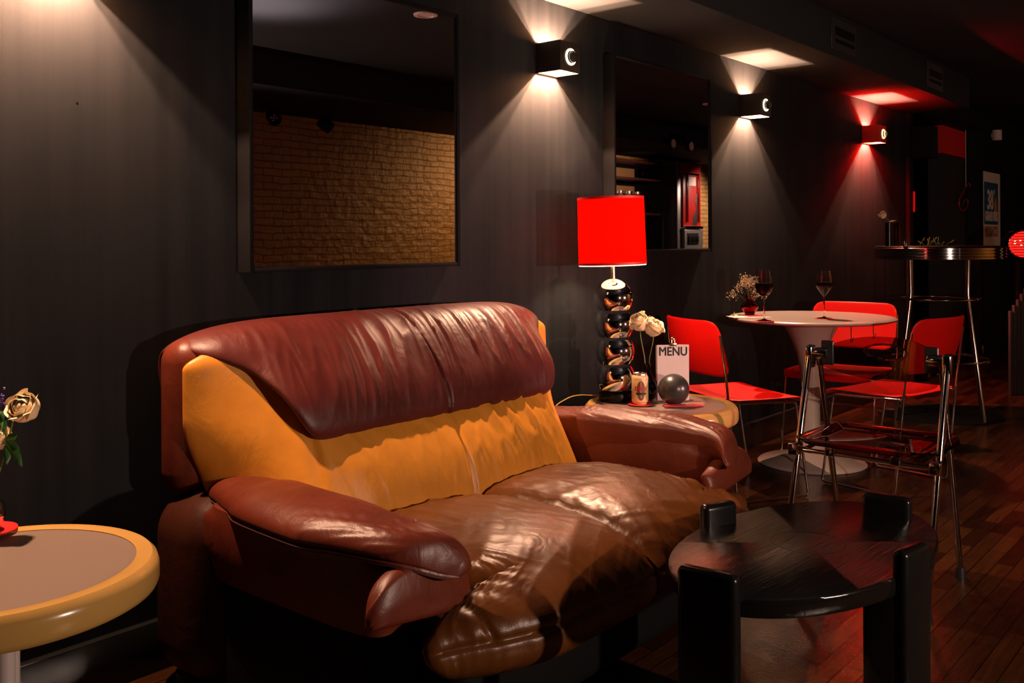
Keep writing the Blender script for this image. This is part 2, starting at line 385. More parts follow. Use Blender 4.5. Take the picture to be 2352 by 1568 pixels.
def text_mb(body, size, off=0., extr=.0008, align='CENTER', xs=1., sp=1., shear=0.):
    c = bpy.data.curves.new('t', 'FONT'); c.body = body; c.size = size; c.offset = off; c.extrude = extr; c.align_x = align; c.align_y = 'CENTER'; c.space_character = sp; c.shear = shear
    o = bpy.data.objects.new('t', c); COL.objects.link(o)
    bpy.context.view_layer.update()
    me = bpy.data.meshes.new_from_object(o.evaluated_get(bpy.context.evaluated_depsgraph_get()))
    mb = MB(); mb.add([(v.co.x * xs, v.co.y, v.co.z) for v in me.vertices], [tuple(p.vertices) for p in me.polygons])
    bpy.data.objects.remove(o); bpy.data.curves.remove(c); bpy.data.meshes.remove(me)
    return mb
def bold(mb, t):
    v0, f0 = list(mb.v), list(mb.f); o = MB()
    for k, (dx, dy) in enumerate(((-t, 0), (t, 0), (0, t), (0, -t), (0, 0))): o.add([(x + dx, y + dy, z + k * 2e-5) for x, y, z in v0], f0)
    return o
def fillet(pts, r, n=5):
    """round the inner corners of a polyline"""
    P = [Vector(p) for p in pts]; out = [P[0]]
    for i in range(1, len(P) - 1):
        a, b, c = P[i - 1], P[i], P[i + 1]; d1 = (a - b); d2 = (c - b); rr = min(r, d1.length * .45, d2.length * .45)
        p1 = b + d1.normalized() * rr; p2 = b + d2.normalized() * rr
        for k in range(n + 1):
            t = k / n; out.append(p1 * (1 - t) ** 2 + b * 2 * t * (1 - t) + p2 * t * t)
    out.append(P[-1]); return out
def interp(tab, y):
    """tab: rows sorted by first value; smooth interpolation"""
    if y <= tab[0][0]: return tab[0][1:]
    for a, b in zip(tab[:-1], tab[1:]):
        if y <= b[0]:
            t = (y - a[0]) / (b[0] - a[0]); return [p + (q - p) * t for p, q in zip(a[1:], b[1:])]
    return tab[-1][1:]
def catmull(tab, t):
    """tab: list of tuples, t in 0..1 over uniform knots"""
    n = len(tab) - 1; x = min(max(t, 0), 1) * n; i = min(int(x), n - 1); f = x - i
    p0 = tab[max(i - 1, 0)]; p1 = tab[i]; p2 = tab[i + 1]; p3 = tab[min(i + 2, n)]
    return [.5 * (2 * b + (c - a) * f + (2 * a - 5 * b + 4 * c - d) * f * f + (-a + 3 * b - 3 * c + d) * f ** 3) for a, b, c, d in zip(p0, p1, p2, p3)]
def sm(a, b, x):
    t = min(max((x - a) / (b - a), 0), 1); return t * t * (3 - 2 * t)

# ------------------------------------------------------------------ room shell
WY = 2.38; BY = -1.55; CEIL = 2.36; SOF = 2.124; SOFE = 7.66; X0, X1 = -1.6, 13.2
struct('floor', MB().box(X0 - .1, X1 + .1, BY - .1, 3.3, -.1, 0), 'worn_planks')
DX0, DX1, DZ = 7.64, 9.76, 2.20
wl = MB().box(X0 - .1, DX0, WY, WY + .12, 0, 2.5).box(DX1, X1 + .1, WY, WY + .12, 0, 2.5).box(DX0, DX1, WY, WY + .12, DZ, 2.5)
struct('wall_left', wl, 'charcoal_paint')
struct('wall_right', MB().box(X0 - .1, X1 + .1, BY - .12, BY, 0, 2.5), 'tan_brick')
struct('wall_front', MB().box(X1, X1 + .12, BY, 3.2, 0, 2.5), 'charcoal_paint')
struct('wall_back', MB().box(X0 - .12, X0, BY, WY, 0, 2.5), 'charcoal_paint')
struct('ceiling', MB().box(X0 - .1, X1 + .1, BY - .1, 3.3, CEIL, CEIL + .1), 'dark_ceiling')
struct('trim_1', MB().rbox(X0, SOFE, 1.93, WY, SOF, CEIL, .004, 2), 'dark_ceiling')          # boxed soffit over the sconces
struct('trim_2', MB().rbox(X0, X1, BY, -.45, 2.155, CEIL, .004, 2), 'dark_ceiling')           # soffit on the brick side
struct('baseboard_left', MB().rbox(X0, DX0 - .04, 2.355, WY, 0, .135, .004, 2).rbox(DX1 + .04, X1, 2.355, WY, 0, .135, .004, 2), 'black_gloss_trim')
# recessed doorway past the last sconce
rc = MB().box(DX0, DX1, 3.02, 3.1, 0, 2.2).box(DX0 - .1, DX0, WY + .12, 3.1, 0, 2.2).box(DX1, DX1 + .1, WY + .12, 3.1, 0, 2.2).box(DX0 - .1, DX1 + .1, WY + .12, 3.1, DZ, DZ + .1)
struct('wall_recess', rc, 'near_black')
d1 = bpy.data.objects.new('door_1', None); COL.objects.link(d1); d1.location = (8.6, 2.6, 0); d1['kind'] = 'structure'
obj('door_jamb', MB().rbox(-.99, -.90, -.25, -.10, 0, 2.19, .005).rbox(-.90, 1.15, -.25, -.10, 2.17, 2.20, .005), 'near_black', d1)
obj('side_panel', MB().box(.40, 1.14, -.10, .02, 0, 1.915), 'panel_grey', d1)
obj('red_header', MB().box(.39, 1.14, -.11, .03, 1.92, 2.168), 'panel_red', d1)
obj('red_light_slit', MB().box(-.905, -.885, -.26, -.25, 1.36, 1.52), 'red_paint', d1)

# ------------------------------------------------------------------ mirrors
def mirror(x0, x1, z0, z1, label):
    t = thing('wall_mirror', ((x0 + x1) / 2, WY, z0), 0, label, 'mirror', 'framed wall mirrors')
    hw = (x1 - x0) / 2; h = z1 - z0; fr = MB(); b = .014; d = .06
    fr.rbox(-hw, -hw + b, -d, 0, 0, h, .002, 2).rbox(hw - b, hw, -d, 0, 0, h, .002, 2).rbox(-hw + b, hw - b, -d, 0, 0, b, .002, 2).rbox(-hw + b, hw - b, -d, 0, h - b, h, .002, 2)
    obj('frame', fr, 'black_frame', t)
    obj('mirror_glass', MB().box(-hw + b, hw - b, -.052, -.046, b, h - b), 'mirror_glass', t, smooth=False)
    # thin bright bevel of the pane
    e = .003; bz = MB()
    bz.box(-hw + b, -hw + b + e, -.054, -.052, b, h - b).box(-hw + b, hw - b, -.054, -.052, b, b + e)
    obj('pane_edge', bz, 'dark_chrome', t, smooth=False)
    return t
mirror(1.603, 2.486, 1.056, 1.955, 'large black framed mirror on the wall above the left half of the sofa')
mirror(3.475, 4.362, 1.088, 1.968, 'large black framed mirror half hidden behind the red lamp shade')

# ------------------------------------------------------------------ sconces
def sconce(x, power, label, red=False):
    t = thing('wall_sconce', (x, WY, 1.88), 0, label, 'wall lamp', 'cube wall sconces')
    w_, d, h = .066, .124, .06; th = .0035
    body = MB(); body.rbox(-w_, w_, -d, -d + th, -h, h, .0012, 2).rbox(-w_, -w_ + th, -d + th, 0, -h, h, .0012, 2).rbox(w_ - th, w_, -d + th, 0, -h, h, .0012, 2).rbox(-w_ + th, w_ - th, -.006, 0, -h, h, .001, 2)
    obj('housing', body, 'sconce_red' if red else 'sconce_black', t)
    inn = MB(); e = th + .0006; g = .0012
    inn.box(-w_ + e, w_ - e, -d + e, -d + e + g, -h + .001, h - .001).box(-w_ + e, -w_ + e + g, -d + e + g, -.008, -h + .001, h - .001).box(w_ - e - g, w_ - e, -d + e + g, -.008, -h + .001, h - .001).box(-w_ + e + g, w_ - e - g, -.008, -.0066, -h + .001, h - .001)
    obj('reflector', inn, 'sconce_red_inner' if red else 'sconce_brass', t, smooth=False)
    ring = MB(); n = 40; R0, R1 = .0255, .0335
    ring.lathe([(R0, 0), (R0, .004), (R1, .004), (R1, 0), (R0, 0)], seg=n); ring.move(rot=rx(pi / 2)); ring.move((0.002, -d, 0))
    obj('lens_ring', ring, 'lens_ring_hot' if red else 'lens_ring_glow', t)
    bd = MB().lathe([(0, 0), (.0253, 0), (.0253, .003), (0, .003)], seg=40); bd.move(rot=rx(pi / 2)); bd.move((0.002, -d, 0)); obj('lens_dark_disc', bd, 'black_plastic', t)  # dark disc added behind the lens so the glass refracts dark
    ln = MB().sphere((0.002, -d - .013, 0), .0235, 32, sc=(1, .8, 1)); lo = obj('lens', ln, 'lens_glass', t)
    sock = MB().lathe([(0, -.012), (.008, -.012), (.008, .012), (0, .012)], seg=16); sock.move(rot=rx(pi / 2)); sock.move((0, -.022, 0)); obj('lamp_holder', sock, 'chrome', t)
    bl = MB().sphere((0, -.055, 0), .009, 16); obj('bulb', bl, 'bulb_glow', t)
    c = (1, .57, .35)
    for sg in (-1, 1):
        l = lamp('sconce_spill', (0, 0, 0), 80 if red else 1.6, (1, .003, .001) if red else (1, .42, .18), .012); l.parent = t; l.location = (-.03, -.062, sg * .036)
    for dx in (-.012, .012):
        l = lamp('sconce_light', (dx, -.060, 0), power / 2, c, .0035); l.parent = t
        l.location = (dx, -.068, .0)
    return t
SP = 165
sconce(SCONCE_X[0], SP, 'black cube sconce above the left frame edge, throwing light down behind the cream table')
sconce(SCONCE_X[1], SP, 'nearest visible black cube sconce, between the two mirrors')
sconce(SCONCE_X[2], SP * .8, 'black cube sconce just right of the second mirror')
sconce(SCONCE_X[3], SP * .55, 'red cube sconce, last in the row of wall lamps', True)


# ------------------------------------------------------------------ sofa
SX = 2.045
sofa = thing('sofa', (SX, 1.8, 0), 0, 'two-seat leather sofa in burgundy and tan with puffy arms', 'sofa')
def so(name, mb, mat, parent=None, angle=60):
    mb.move((-SX, -1.8, 0)) if parent is None or parent is sofa else mb.move((-SX, -1.8, 0))
    return obj(name, mb, mat, parent or sofa, angle=angle)
def yl(z):  # front of the lumbar zone
    if z < .63: return 1.985 - (.63 - z) * .50
    return 1.985 + (z - .63) * .62
def nz(x, y, z=0.): return noise.noise(Vector((x, y, z)))
def folds(x, v, f, seed, sharp=1.6):
    a = nz(x * f, v * 1.3, seed); b = nz(x * f * 2.1 + 3, v * 2.0, seed + 5)
    r = 1 - abs(a) * 2.4; r = max(0, r) ** sharp
    q = max(0, 1 - abs(b) * 2.6) ** 2
    return r * .75 + q * .35
# shell that carries the back
so('back_shell', MB().rbox(SX - .748, SX + .748, 2.18, 2.315, .49, .893, .062, 7), 'burgundy_leather')
so('lower_back', MB().rbox(SX - .775, SX + .775, 2.04, 2.325, .03, .505, .11, 8), 'dark_leather')
# inner back with its two wings
def back_pt(u, v):
    z = .36 + v * .518
    hw = .742 - .12 * sm(.815, .885, z) ** 1.5 - .075 * sm(.70, .44, z)
    x = (2 * u - 1); X = x * hw
    a = abs(X); k = sm(.45, hw + .06, a) ; seam = .50 - .10 * (z - .55)
    base = yl(z); t = max(0, min(1, (a - seam) / (hw - seam)))
    y = base + (2.178 - base) * (t ** 1.05)
    return (SX + X, y, z)
def back_h(u, v):
    x = abs(2 * u - 1) * .742
    return .030 * (1 - sm(.40, .56, x)) * sin(pi * min(1, v * 1.75)) + .010 * sm(.52, .62, x) + .012
def back_d(u, v, p):
    x = p.x - SX; lum = 1 - sm(.42, .52, abs(x)); side = .012 * exp(-((abs(x) - (.50 - .1 * (p.z - .55))) / .010) ** 2)
    mid = .012 * exp(-(x / .008) ** 2)
    f = folds(x + .25 * (p.z - .5), v * 1.5, 11, 2.) * sm(.05, .25, v) * (.35 + .65 * sm(.1, .45, v)) * (.4 + .6 * sm(-.1, .35, x))
    return ((.015 * f + .005 * folds(x + .1 * p.z, v * 2.5, 19, 31., 3.) * sm(-.3, .2, x)) * lum - mid * lum - side)
so('inner_back', MB().pillow(back_pt, back_h, .05, 260, 70, 14, 14, back_d, side=1), 'tan_leather')
# head roll that hangs over the back
ROLLP = [(2.330, .70, .700), (2.340, .80, .715), (2.320, .880, .720), (2.255, .914, .725), (2.17, .902, .690), (2.10, .855, .605), (2.035, .785, .570), (1.985, .715, .545), (1.965, .655, .512), (1.985, .628, .470), (2.03, .635, .45)]
def roll_pt(u, v):
    y, z, hw = catmull(ROLLP, v); x = 2 * u - 1
    crest = sm(.05, .3, v) * (1 - sm(.45, .7, v))
    drop = (abs(x) ** 7) * .05 * crest
    return (SX + x * hw, y, z - drop)
def roll_h(u, v): return .010 + .008 * sin(pi * v)
def roll_d(u, v, p):
    x = p.x - SX; low = sm(.32, .52, v) * (1 - .9 * sm(.60, .80, v))
    cen = .5 + .5 * sm(.02, .2, abs(x)); edge = 1 - .75 * sm(.8, .98, abs(2 * u - 1))
    f = folds(x + .14 * (v - .5), v * 1.5, 15, 8., 2.6); top = sm(.12, .3, v) * (1 - sm(.4, .6, v)) * exp(-((abs(x) - .06) / .25) ** 2)
    pk = sin(p.z * 420 + p.y * 300) * .0006 * exp(-(x / .03) ** 2)
    return (.0105 * f * low * edge + .002 * f * top) - .011 * exp(-(x / .0065) ** 2) * sm(0, .2, v) + pk
roll = so('head_roll', MB().pillow(roll_pt, roll_h, .022, 300, 150, 24, 30, roll_d, side=-1), 'oxblood_leather')
# arms: soft pads lofted along the depth of the sofa
ARM = [(2.203, 1.411, .510, .020, .012), (2.15, 1.406, .512, .050, .026), (2.086, 1.401, .514, .068, .034), (1.969, 1.384, .516, .090, .040), (1.902, 1.366, .5235, .105, .0436), (1.814, 1.353, .5265, .110, .041), (1.659, 1.345, .526, .1116, .041),
       (1.603, 1.343, .526, .105, .041), (1.513, 1.349, .5236, .0835, .036), (1.42, 1.368, .516, .070, .035), (1.378, 1.398, .500, .058, .034), (1.358, 1.430, .478, .042, .028), (1.347, 1.452, .462, .020, .014)]
def arm_pt(m):
    def P(u, v):
        y, cx, cz, hw, hh = catmull(ARM, v); a = 2 * pi * u
        c, s_ = cos(a), sin(a); e = .78
        x = abs(c) ** e * (1 if c > 0 else -1); z = abs(s_) ** e * (1 if s_ > 0 else -1)
        zz = cz + hh * z * (1 + (2.5 * sm(-.5, .5, x) * sm(2.15, 1.95, y) * sm(1.355, 1.50, y) if z < 0 else 0)) - (.012 * x * x if x < 0 else 0)
        X = cx + hw * x
        up_ = max(0, z); f = folds(y * 1.0 + .4 * x, x * .8, 13, 3. + m, 1.8)
        inner = sm(-.2, .8, x * 1.0)
        zz += .0065 * f * up_ * sm(1.36, 1.44, y) * (.15 + .85 * (sm(1.75, 1.45, y) if m > 0 else 1))
        seam = .007 * exp(-((z + .12) / .07) ** 2) * (1 if x < 0 else .3)
        X += seam
        return (SX + m * (X - SX), y, zz)
    return P
def arm(m):
    mb = MB(); mb.grid(arm_pt(m), 84, 150, closeu=True, flip=(m < 0))
    n = 84; P = arm_pt(m)
    for v in (0., 1.):
        c = len(mb.v); y, cx, cz, hw, hh = catmull(ARM, v); mb.v.append((SX + m * (cx - SX), y - (.008 if v == 1 else -.008), cz)); b0 = 0 if v == 0 else (149 * n)
        for i in range(n): mb.f.append((c, b0 + i, b0 + (i + 1) % n)); mb.mi.append(0)
    return mb
def seam_line(P, r=.0014, n=60, u0=0., u1=1., off=.0):
    return [P(u0 + (u1 - u0) * k / n) for k in range(n + 1)]
for m in (1, -1):
    a = so('arm_pad', arm(m), 'burgundy_leather' if m > 0 else 'burgundy_leather')
    P = arm_pt(m)
    st = MB()
    for uu in (.528, .550):
        st = MB().tube([P(uu, .06 + .88 * k / 60) for k in range(61)], .0011, 6).move((-SX, -1.8, 0)); obj('stitching', st, 'thread', a)
    # side body under the pad
    def body(u, v, m=m):
        z = .325 + .175 * v; a_ = 2 * pi * u; c, s_ = cos(a_), sin(a_); e = .40
        x = abs(c) ** e * (1 if c > 0 else -1); y = abs(s_) ** e * (1 if s_ > 0 else -1)
        tap = .90 + .10 * sm(0, 1, v); bul = .010 * sin(pi * v)
        return (SX + m * (1.372 + (.080 * tap + bul) * x - SX), 1.765 + (.350 - .05 * (1 - sm(0, .5, v))) * (1 - .12 * sm(.8, 1, v)) * y, z)
    b = MB().grid(body, 64, 24, closeu=True, flip=(m < 0))
    for v in (0, 1):
        b.f.append(tuple(range(64)) if v == 0 else tuple(range(23 * 64, 24 * 64))); b.mi.append(0)
    so('arm_side', b, 'burgundy_leather'); so('plinth', MB().rbox(*sorted((SX + m * (1.335 - SX), SX + m * (1.47 - SX))), 1.50, 2.12, .03, .37, .03, 4), 'near_black')
    # puffed front of the arm
    def front(u, v, m=m):
        X = 1.228 + .285 * u; q_ = 1 - min(1, u / .38); top = .395 + .095 * sqrt(max(0, 1 - q_ * q_)) - .058 * sm(.38, 1, u); bot = .352 + .038 * (1 - u)
        return (SX + m * (X - SX), 1.392 + .012 * sm(.4, 1, v), bot + (top - bot) * v)
    fp = so('arm_front', MB().pillow(front, .022, .03, 60, 44, 6, 6, side=1 if m > 0 else -1), 'burgundy_leather')
    st = MB().tube([Vector(front(.07 + .86 * k / 40, .86)) + Vector((0, -.0205, 0)) for k in range(41)], .0011, 6).move((-SX, -1.8, 0)); obj('stitching', st, 'thread', fp)
# seat cushions, waterfall front with flared ends
SEATP = [(1.935, .300), (1.90, .345), (1.78, .382), (1.62, .397), (1.47, .392), (1.36, .373), (1.288, .343), (1.255, .308), (1.258, .272), (1.30, .250), (1.38, .245)]
def seat_pt(m):
    def P(u, v):
        y, z = catmull(SEATP, v)
        hw = .500 + .200 * sm(.50, .66, v)
        hw -= .12 * sm(.72, 1., v)
        t = u; X = .004 + (hw - .004) * t
        z2 = z + .010 * sin(pi * t) * (1 - sm(.5, .8, v))
        yy = y + .10 * sm(.50, 1., t) ** 1.5 * sm(.42, .6, v)
        return (SX + m * X, yy, z2)
    return P
def seat_d(m):
    def D(u, v, p):
        x = (p.x - SX) * m; y = p.y
        top = 1 - sm(.55, .75, v)
        f = (folds(y * 1.1 + .5 * x, x * 1.4, 9, 4. + m, 2.4) * .0075 + folds(x * .7 - .6 * y, y * 1.5, 16, 44. + m, 2.8) * .0035) * top * (.4 + .6 * sm(.3, .6, x) + .5 * exp(-(x / .1) ** 2))
        f2 = folds(x * 1., y * 1.2, 10, 14. + m, 2.) * .006 * sm(.02, .12, v) * (1 - sm(.2, .4, v))
        pl = folds(x - .7 * y, v, 22, 19., 1.5) * .014 * exp(-((x - .50) / .09) ** 2) * exp(-((y - 1.40) / .08) ** 2)
        pu = folds(x, v * 3, 12, 29. + m, 1.6) * .006 * sm(.45, .6, v) * (1 - sm(.75, .9, v)) * .7
        seam = .009 * exp(-((v - .70) / .010) ** 2); s2 = .008 * exp(-((x - .56 + .2 * (v - .7)) / .008) ** 2) * sm(.5, .6, v) * (1 - sm(.68, .72, v))
        return f + f2 + pl + pu - seam - s2
    return D
for m in (1, -1):
    def puff(u, v): return .022 + .022 * sin(pi * min(1, u * 1.0)) ** .6 * (1 - sm(.45, .75, v)) + .008
    c = so('seat_cushion', MB().pillow(seat_pt(m), puff, .04, 150, 160, 9, 10, seat_d(m), side=1 if m < 0 else -1), 'seat_leather')
so('seat_base', MB().rbox(SX - .57, SX + .57, 1.38, 2.1, .03, .31, .04, 5), 'near_black')
st = MB()
for m in (-1, 1):
    pts = []
    for k in range(40):
        z = .42 + .20 * k / 39; seam = .50 - .10 * (z - .55); u = .5 + m * seam / .742 / 2; v = (z - .36) / .518
        p = back_pt(u, v); pts.append((p[0], p[1] - .012, p[2]))
    st = MB().tube(pts, .0016, 6).move((-SX, -1.8, 0)); obj('wing_stitching', st, 'tan_thread', sofa)
feet = [(-.6, -.38), (.6, -.38), (-.7, .42), (.7, .42)]
for fx, fy in feet:
    obj('foot', MB().lathe([(0, 0), (.03, 0), (.035, .04), (0, .04)], (fx, fy, 0), 20), 'black_plastic', sofa)

# ------------------------------------------------------------------ cream round tables
def cream_table(loc, label, r=.300):
    t = thing('side_table', loc, 0, label, 'table', 'cream rimmed round side tables')
    H = .50; prof = [(r - .045, H - .0), (r - .03, H + .003), (r - .014, H + .002), (r - .004, H - .008), (r, H - .022), (r, H - .048), (r - .004, H - .058), (r - .012, H - .063), (r - .03, H - .058), (r - .035, H - .03), (r - .045, H - .012)]
    obj('rim', MB().lathe(prof + [prof[0]], seg=96), 'cream_plastic', t)
    obj('table_top', MB().lathe([(0, H - .018), (r - .043, H - .018), (r - .043, H - .002), (r - .05, H - .0015), (0, H - .0015)], seg=96), 'pale_top', t)
    for a in (.5, 2.6, 4.7):
        obj('leg', MB().lathe([(0, .02), (.018, .02), (.018, H - .018), (0, H - .018)], (.032 * cos(a), .032 * sin(a), 0), 24), 'white_tube', t)
    obj('base', MB().lathe([(0, 0), (.19, 0), (.20, .006), (.19, .014), (.06, .03), (0, .032)], seg=64), 'cream_plastic', t)
    return t
T1 = (.787, 1.990); T2 = (3.245, 1.955)
cream_table((T1[0], T1[1], 0), 'cream rimmed round table cut by the left edge, left of the sofa')
cream_table((T2[0], T2[1], 0), 'cream rimmed round table carrying the red lamp, behind the right sofa arm')
TZ = .503
# rose heads
def rose(mb, c, R, seed, tilt=0., yaw=0.):
    rnd = random.Random(seed); st_ = len(mb.v)
    mb.sphere((0, 0, 0), R * .50, 12, sc=(1, 1, 1.15))
    for ring, (n, rr, la, wd, curl) in enumerate(((3, .58, 72, 1.5, .02), (3, .70, 60, 1.25, .06), (5, .84, 52, .90, .16), (5, .98, 36, .88, .30))):
        for i in range(n):
            a0 = 2 * pi * i / n + ring * .9 + rnd.uniform(-.2, .2); lm = math.radians(la + rnd.uniform(-8, 8)); q = rnd.uniform(.8, 1.3); ph = rnd.uniform(0, 6)
            def P(u, v, a0=a0, lm=lm, rr=rr, wd=wd, curl=curl, q=q, ph=ph):
                k = 2 * u - 1; lt = -1.35 + (lm + 1.35) * v * (1 - .13 * abs(k) ** 3); a = a0 + k * wd * (.55 + .45 * sin(pi * min(1, v * 1.1 + .05) * .5))
                rad = R * rr * (1 + .06 * k * k + .07 * sin(4 * k + ph) * v); e_ = sm(.78, 1, v)
                x = rad * cos(lt); z = rad * sin(lt) * 1.12
                x += curl * q * R * e_ * e_; z -= curl * .45 * q * R * e_ * e_
                return Vector((x * cos(a), x * sin(a), z + .03 * R * sin(5 * k + ph) * e_))
            mb.pillow(P, .022 * R, .022 * R, 15, 14, 8, 8)
    mb.lathe([(0, -R * 1.25), (.12 * R, -R * 1.2), (.26 * R, -R * 1.0), (.3 * R, -R * .9), (0, -R * .85)], seg=12)
    Rm = rz(yaw) @ ry(tilt); mb.move(c, Rm, st_)
def leaf(mb, base, tip, wd, sag=.1, up_=(0, 0, 1)):
    b = Vector(base); t = Vector(tip); d = t - b; side = d.cross(Vector(up_)).normalized()
    if side.length < .1: side = Vector((1, 0, 0))
    n2 = side.cross(d).normalized()
    def P(u, v):
        wv = sin(pi * v ** .8) * wd; x = (2 * u - 1)
        return b + d * v + side * wv * x * .5 + n2 * (-.25 * wd * (1 - abs(x)) + sag * d.length * sin(pi * v) * .5)
    mb.pillow(P, .0006, .0006, 7, 12, 8, 8)
# lamp of four chrome balls ------------------------------------------------
LP = Vector((3.205, 2.135, TZ))
lampT = thing('table_lamp', LP, 0, 'lit table lamp with red drum shade on four stacked chrome balls', 'lamp')
lampT.rotation_euler = (0, 0, 0)
lean = Matrix.Rotation(-.026, 3, Vector((CA, SA, 0)))
def lo_(mb): return mb.move(rot=lean)
obj('lamp_base', lo_(MB().lathe([(0, 0), (.070, 0), (.072, .004), (.070, .030), (.064, .036), (0, .036)], seg=64)), 'black_lacquer', lampT)
for k in range(4):
    zc = .088 + .1075 * k; r = .0785; cut = .054
    prof = []
    for i in range(25):
        a = -pi / 2 + pi * i / 24; z = r * sin(a); q = r * cos(a)
        if abs(z) <= cut + .001 or (k == 3 and z > 0): prof.append((max(q, 0 if i in (0, 24) else 1e-4), zc + z))
    prof = [(0, prof[0][1])] + prof + ([] if k == 3 else [(0, prof[-1][1])])
    if k == 3: prof[-1] = (0, prof[-1][1])
    obj('chrome_ball', lo_(MB().lathe(prof, seg=64)), 'chrome', lampT)
obj('stem', lo_(MB().lathe([(0, .485), (.010, .485), (.010, .555), (.016, .556), (.018, .565), (.013, .572), (.018, .58), (.018, .60), (0, .60)], seg=24)), 'brass', lampT)
obj('bulb', lo_(MB().lathe([(0, .60), (.013, .602), (.016, .62), (.028, .65), (.030, .67), (.022, .695), (0, .705)], seg=24)), 'bulb_glow', lampT)
ZB, ZT = .545, .817; RB, RT = .1365, .1335; th = .0012
shm = MB(); n = 96
shm.lathe([(RB, ZB), (RT, ZT)], seg=n, mi=0)
shm.lathe([(RB - th, ZB - .004), (RT - th, ZT)], seg=n, mi=1)
sh = obj('lamp_shade', lo_(shm), ['shade_red', 'shade_lining'], lampT)
tr = MB().lathe([(RB - th, ZB), (RB + .0012, ZB), (RB + .0012, ZB + .010), (RB - th, ZB + .010), (RB - th, ZB)], seg=n)
obj('shade_trim', lo_(tr), 'red_card', sh); tr = MB()
tr.lathe([(RT - th, ZT - .010), (RT + .0012, ZT - .010), (RT + .0012, ZT), (RT - th, ZT), (RT - th, ZT - .010)], seg=n)
obj('shade_trim', lo_(tr), 'red_card', sh)
sp = MB()
for a in (0, 2 * pi / 3, 4 * pi / 3): sp.tube([(.017 * cos(a), .017 * sin(a), .575), ((RB - .003) * cos(a), (RB - .003) * sin(a), .557)], .0015, 6)
obj('shade_spider', lo_(sp), 'brass', lampT)
cord = fillet([(0.0, .06, .008), (-.03, .19, .006), (-.16, .205, -.03), (-.20, .21, -.2), (-.21, .215, -.45)], .05, 8)
obj('cord', MB().tube(cord, .0025, 8), 'cream_plastic', lampT)
l = lamp('lamp_light', lean @ Vector((0, 0, .655)), 48, (1, .68, .42), .040); l.parent = lampT
# things on that table ------------------------------------------------------
def on2(px, py, z=TZ):   # point of the table top under a picture position (used once, to read positions off the photograph)
    a = (px - CX) / F; b = (py - CY) / F; u = a - ROLL * b; v = b + ROLL * a; d = (EYE - z) / v
    return (d * (CA + u * SA), d * (SA - u * CA), z)
FACE = AL - pi / 2   # rotation that turns a local -y front toward the viewer's side of the room
p = on2(1487, 918); vz = thing('bud_vase', p, 0, 'black glass bud vase holding the two cream roses beside the chrome lamp', 'vase')
obj('vase_body', MB().lathe([(0, 0), (.022, 0), (.036, .012), (.046, .035), (.046, .055), (.036, .080), (.018, .100), (.0125, .118), (.014, .140), (.0165, .146), (.0145, .147), (.011, .120), (.015, .1), (.033, .078), (.042, .05), (.03, .012), (0, .006)], seg=40), 'dark_glass', vz)
for nm, hx, hy, hz, R, yaw, lab in (('rose', -.030, .01, .315, .036, .4, 'cream rose in the black vase, the one nearer the chrome lamp'), ('rose', .028, -.005, .292, .035, 2.2, 'cream rose in the black vase, the one nearer the red chair')):
    off = Vector((SA, -CA, 0)); h = off * hx * 1.0 + Vector((0, 0, hz)); h2 = h + off * 0
    t = thing(nm, p, 0, lab, 'flower', 'roses in the black vase')
    mb = MB(); rose(mb, h2, R, int(R * 1000) + int(yaw * 10), .75, 4.5 if hx > 0 else 3.1); obj('bloom', mb, 'rose_petal', t, angle=80)
    s0 = Vector((0, 0, .03)); mid = off * hx * .35 + Vector((0, 0, .17)); obj('stem', MB().tube([s0, s0.lerp(mid, .5) , mid, mid.lerp(h2, .5) + off * .004 * (1 if hx > 0 else -1), h2 - Vector((0, 0, .02))], .0021, 8), 'rose_stem', t)
# can
p = on2(1470, 928); cst = tag(obj('coaster', MB().lathe([(0, 0), (.047, 0), (.047, .0015), (0, .0015)], seg=48), 'red_card'), 'round red coaster under the beer can', 'coaster'); cst.location = (p[0], p[1], TZ)
can = thing('beer_can', (p[0], p[1], TZ + .0015), FACE, 'cream beer can with red lettering on a red coaster', 'can')
obj('can_body', MB().lathe([(0, .006), (.020, .004), (.024, 0), (.027, .004), (.0325, .012), (.0325, .103), (.031, .108), (.0275, .115)], seg=48), 'can_paint', can)
obj('can_lid', MB().lathe([(.0275, .115), (.0268, .119), (.028, .121), (.0265, .1215), (.0255, .117), (0, .117)], seg=48).rbox(-.006, .006, -.012, .012, .1172, .1185, .0005, 1), 'aluminium', can)
def wrap(mb, R):  # bend a flat x/z layout round the can, facing -y
    for i, (x, y, z) in enumerate(mb.v):
        a = x / R; mb.v[i] = ((R + y) * sin(a), -(R + y) * cos(a), z)
    return mb
def flat(mb, cz=0, d=.0004, cx=0):   # text in xy -> x/z with thickness in y
    mb.v = [(x + cx, z + d, y + cz) for x, y, z in mb.v]; return mb
ov = MB(); n = 40
ov.lathe([(r_ / 8, 0) for r_ in range(9)], seg=n); ov.v = [(x * .0165, y * .038, z) for x, y, z in ov.v]; wrap(flat(ov, .056, .0002), .0325); obj('oval_badge', ov, 'can_dark', can)
bt = MB(); bt.box(-.003, .003, -.03, .03, 0, .0003); bt.box(-.0025, .0025, .02, .034, 0, .0003); wrap(flat(bt, .058, .0002), .0325); obj('badge_stripe', bt, 'amber_board', can)
tm = bold(text_mb('DIRTY', .0215, 0, .0002, xs=.80, sp=.98), .0006); tm.v = [(x, y * 1.0, z) for x, y, z in tm.v]; wrap(flat(tm, .063, .0006), .0325); obj('lettering', tm, 'red_ink', can)
rb = MB(); rb.grid(lambda u, v: (-.020 + .040 * u, -.004 + .008 * v, 0), 17, 3); wrap(flat(rb, .044, .0008), .0325); obj('ribbon', rb, 'black_ink', can)
dd = MB()
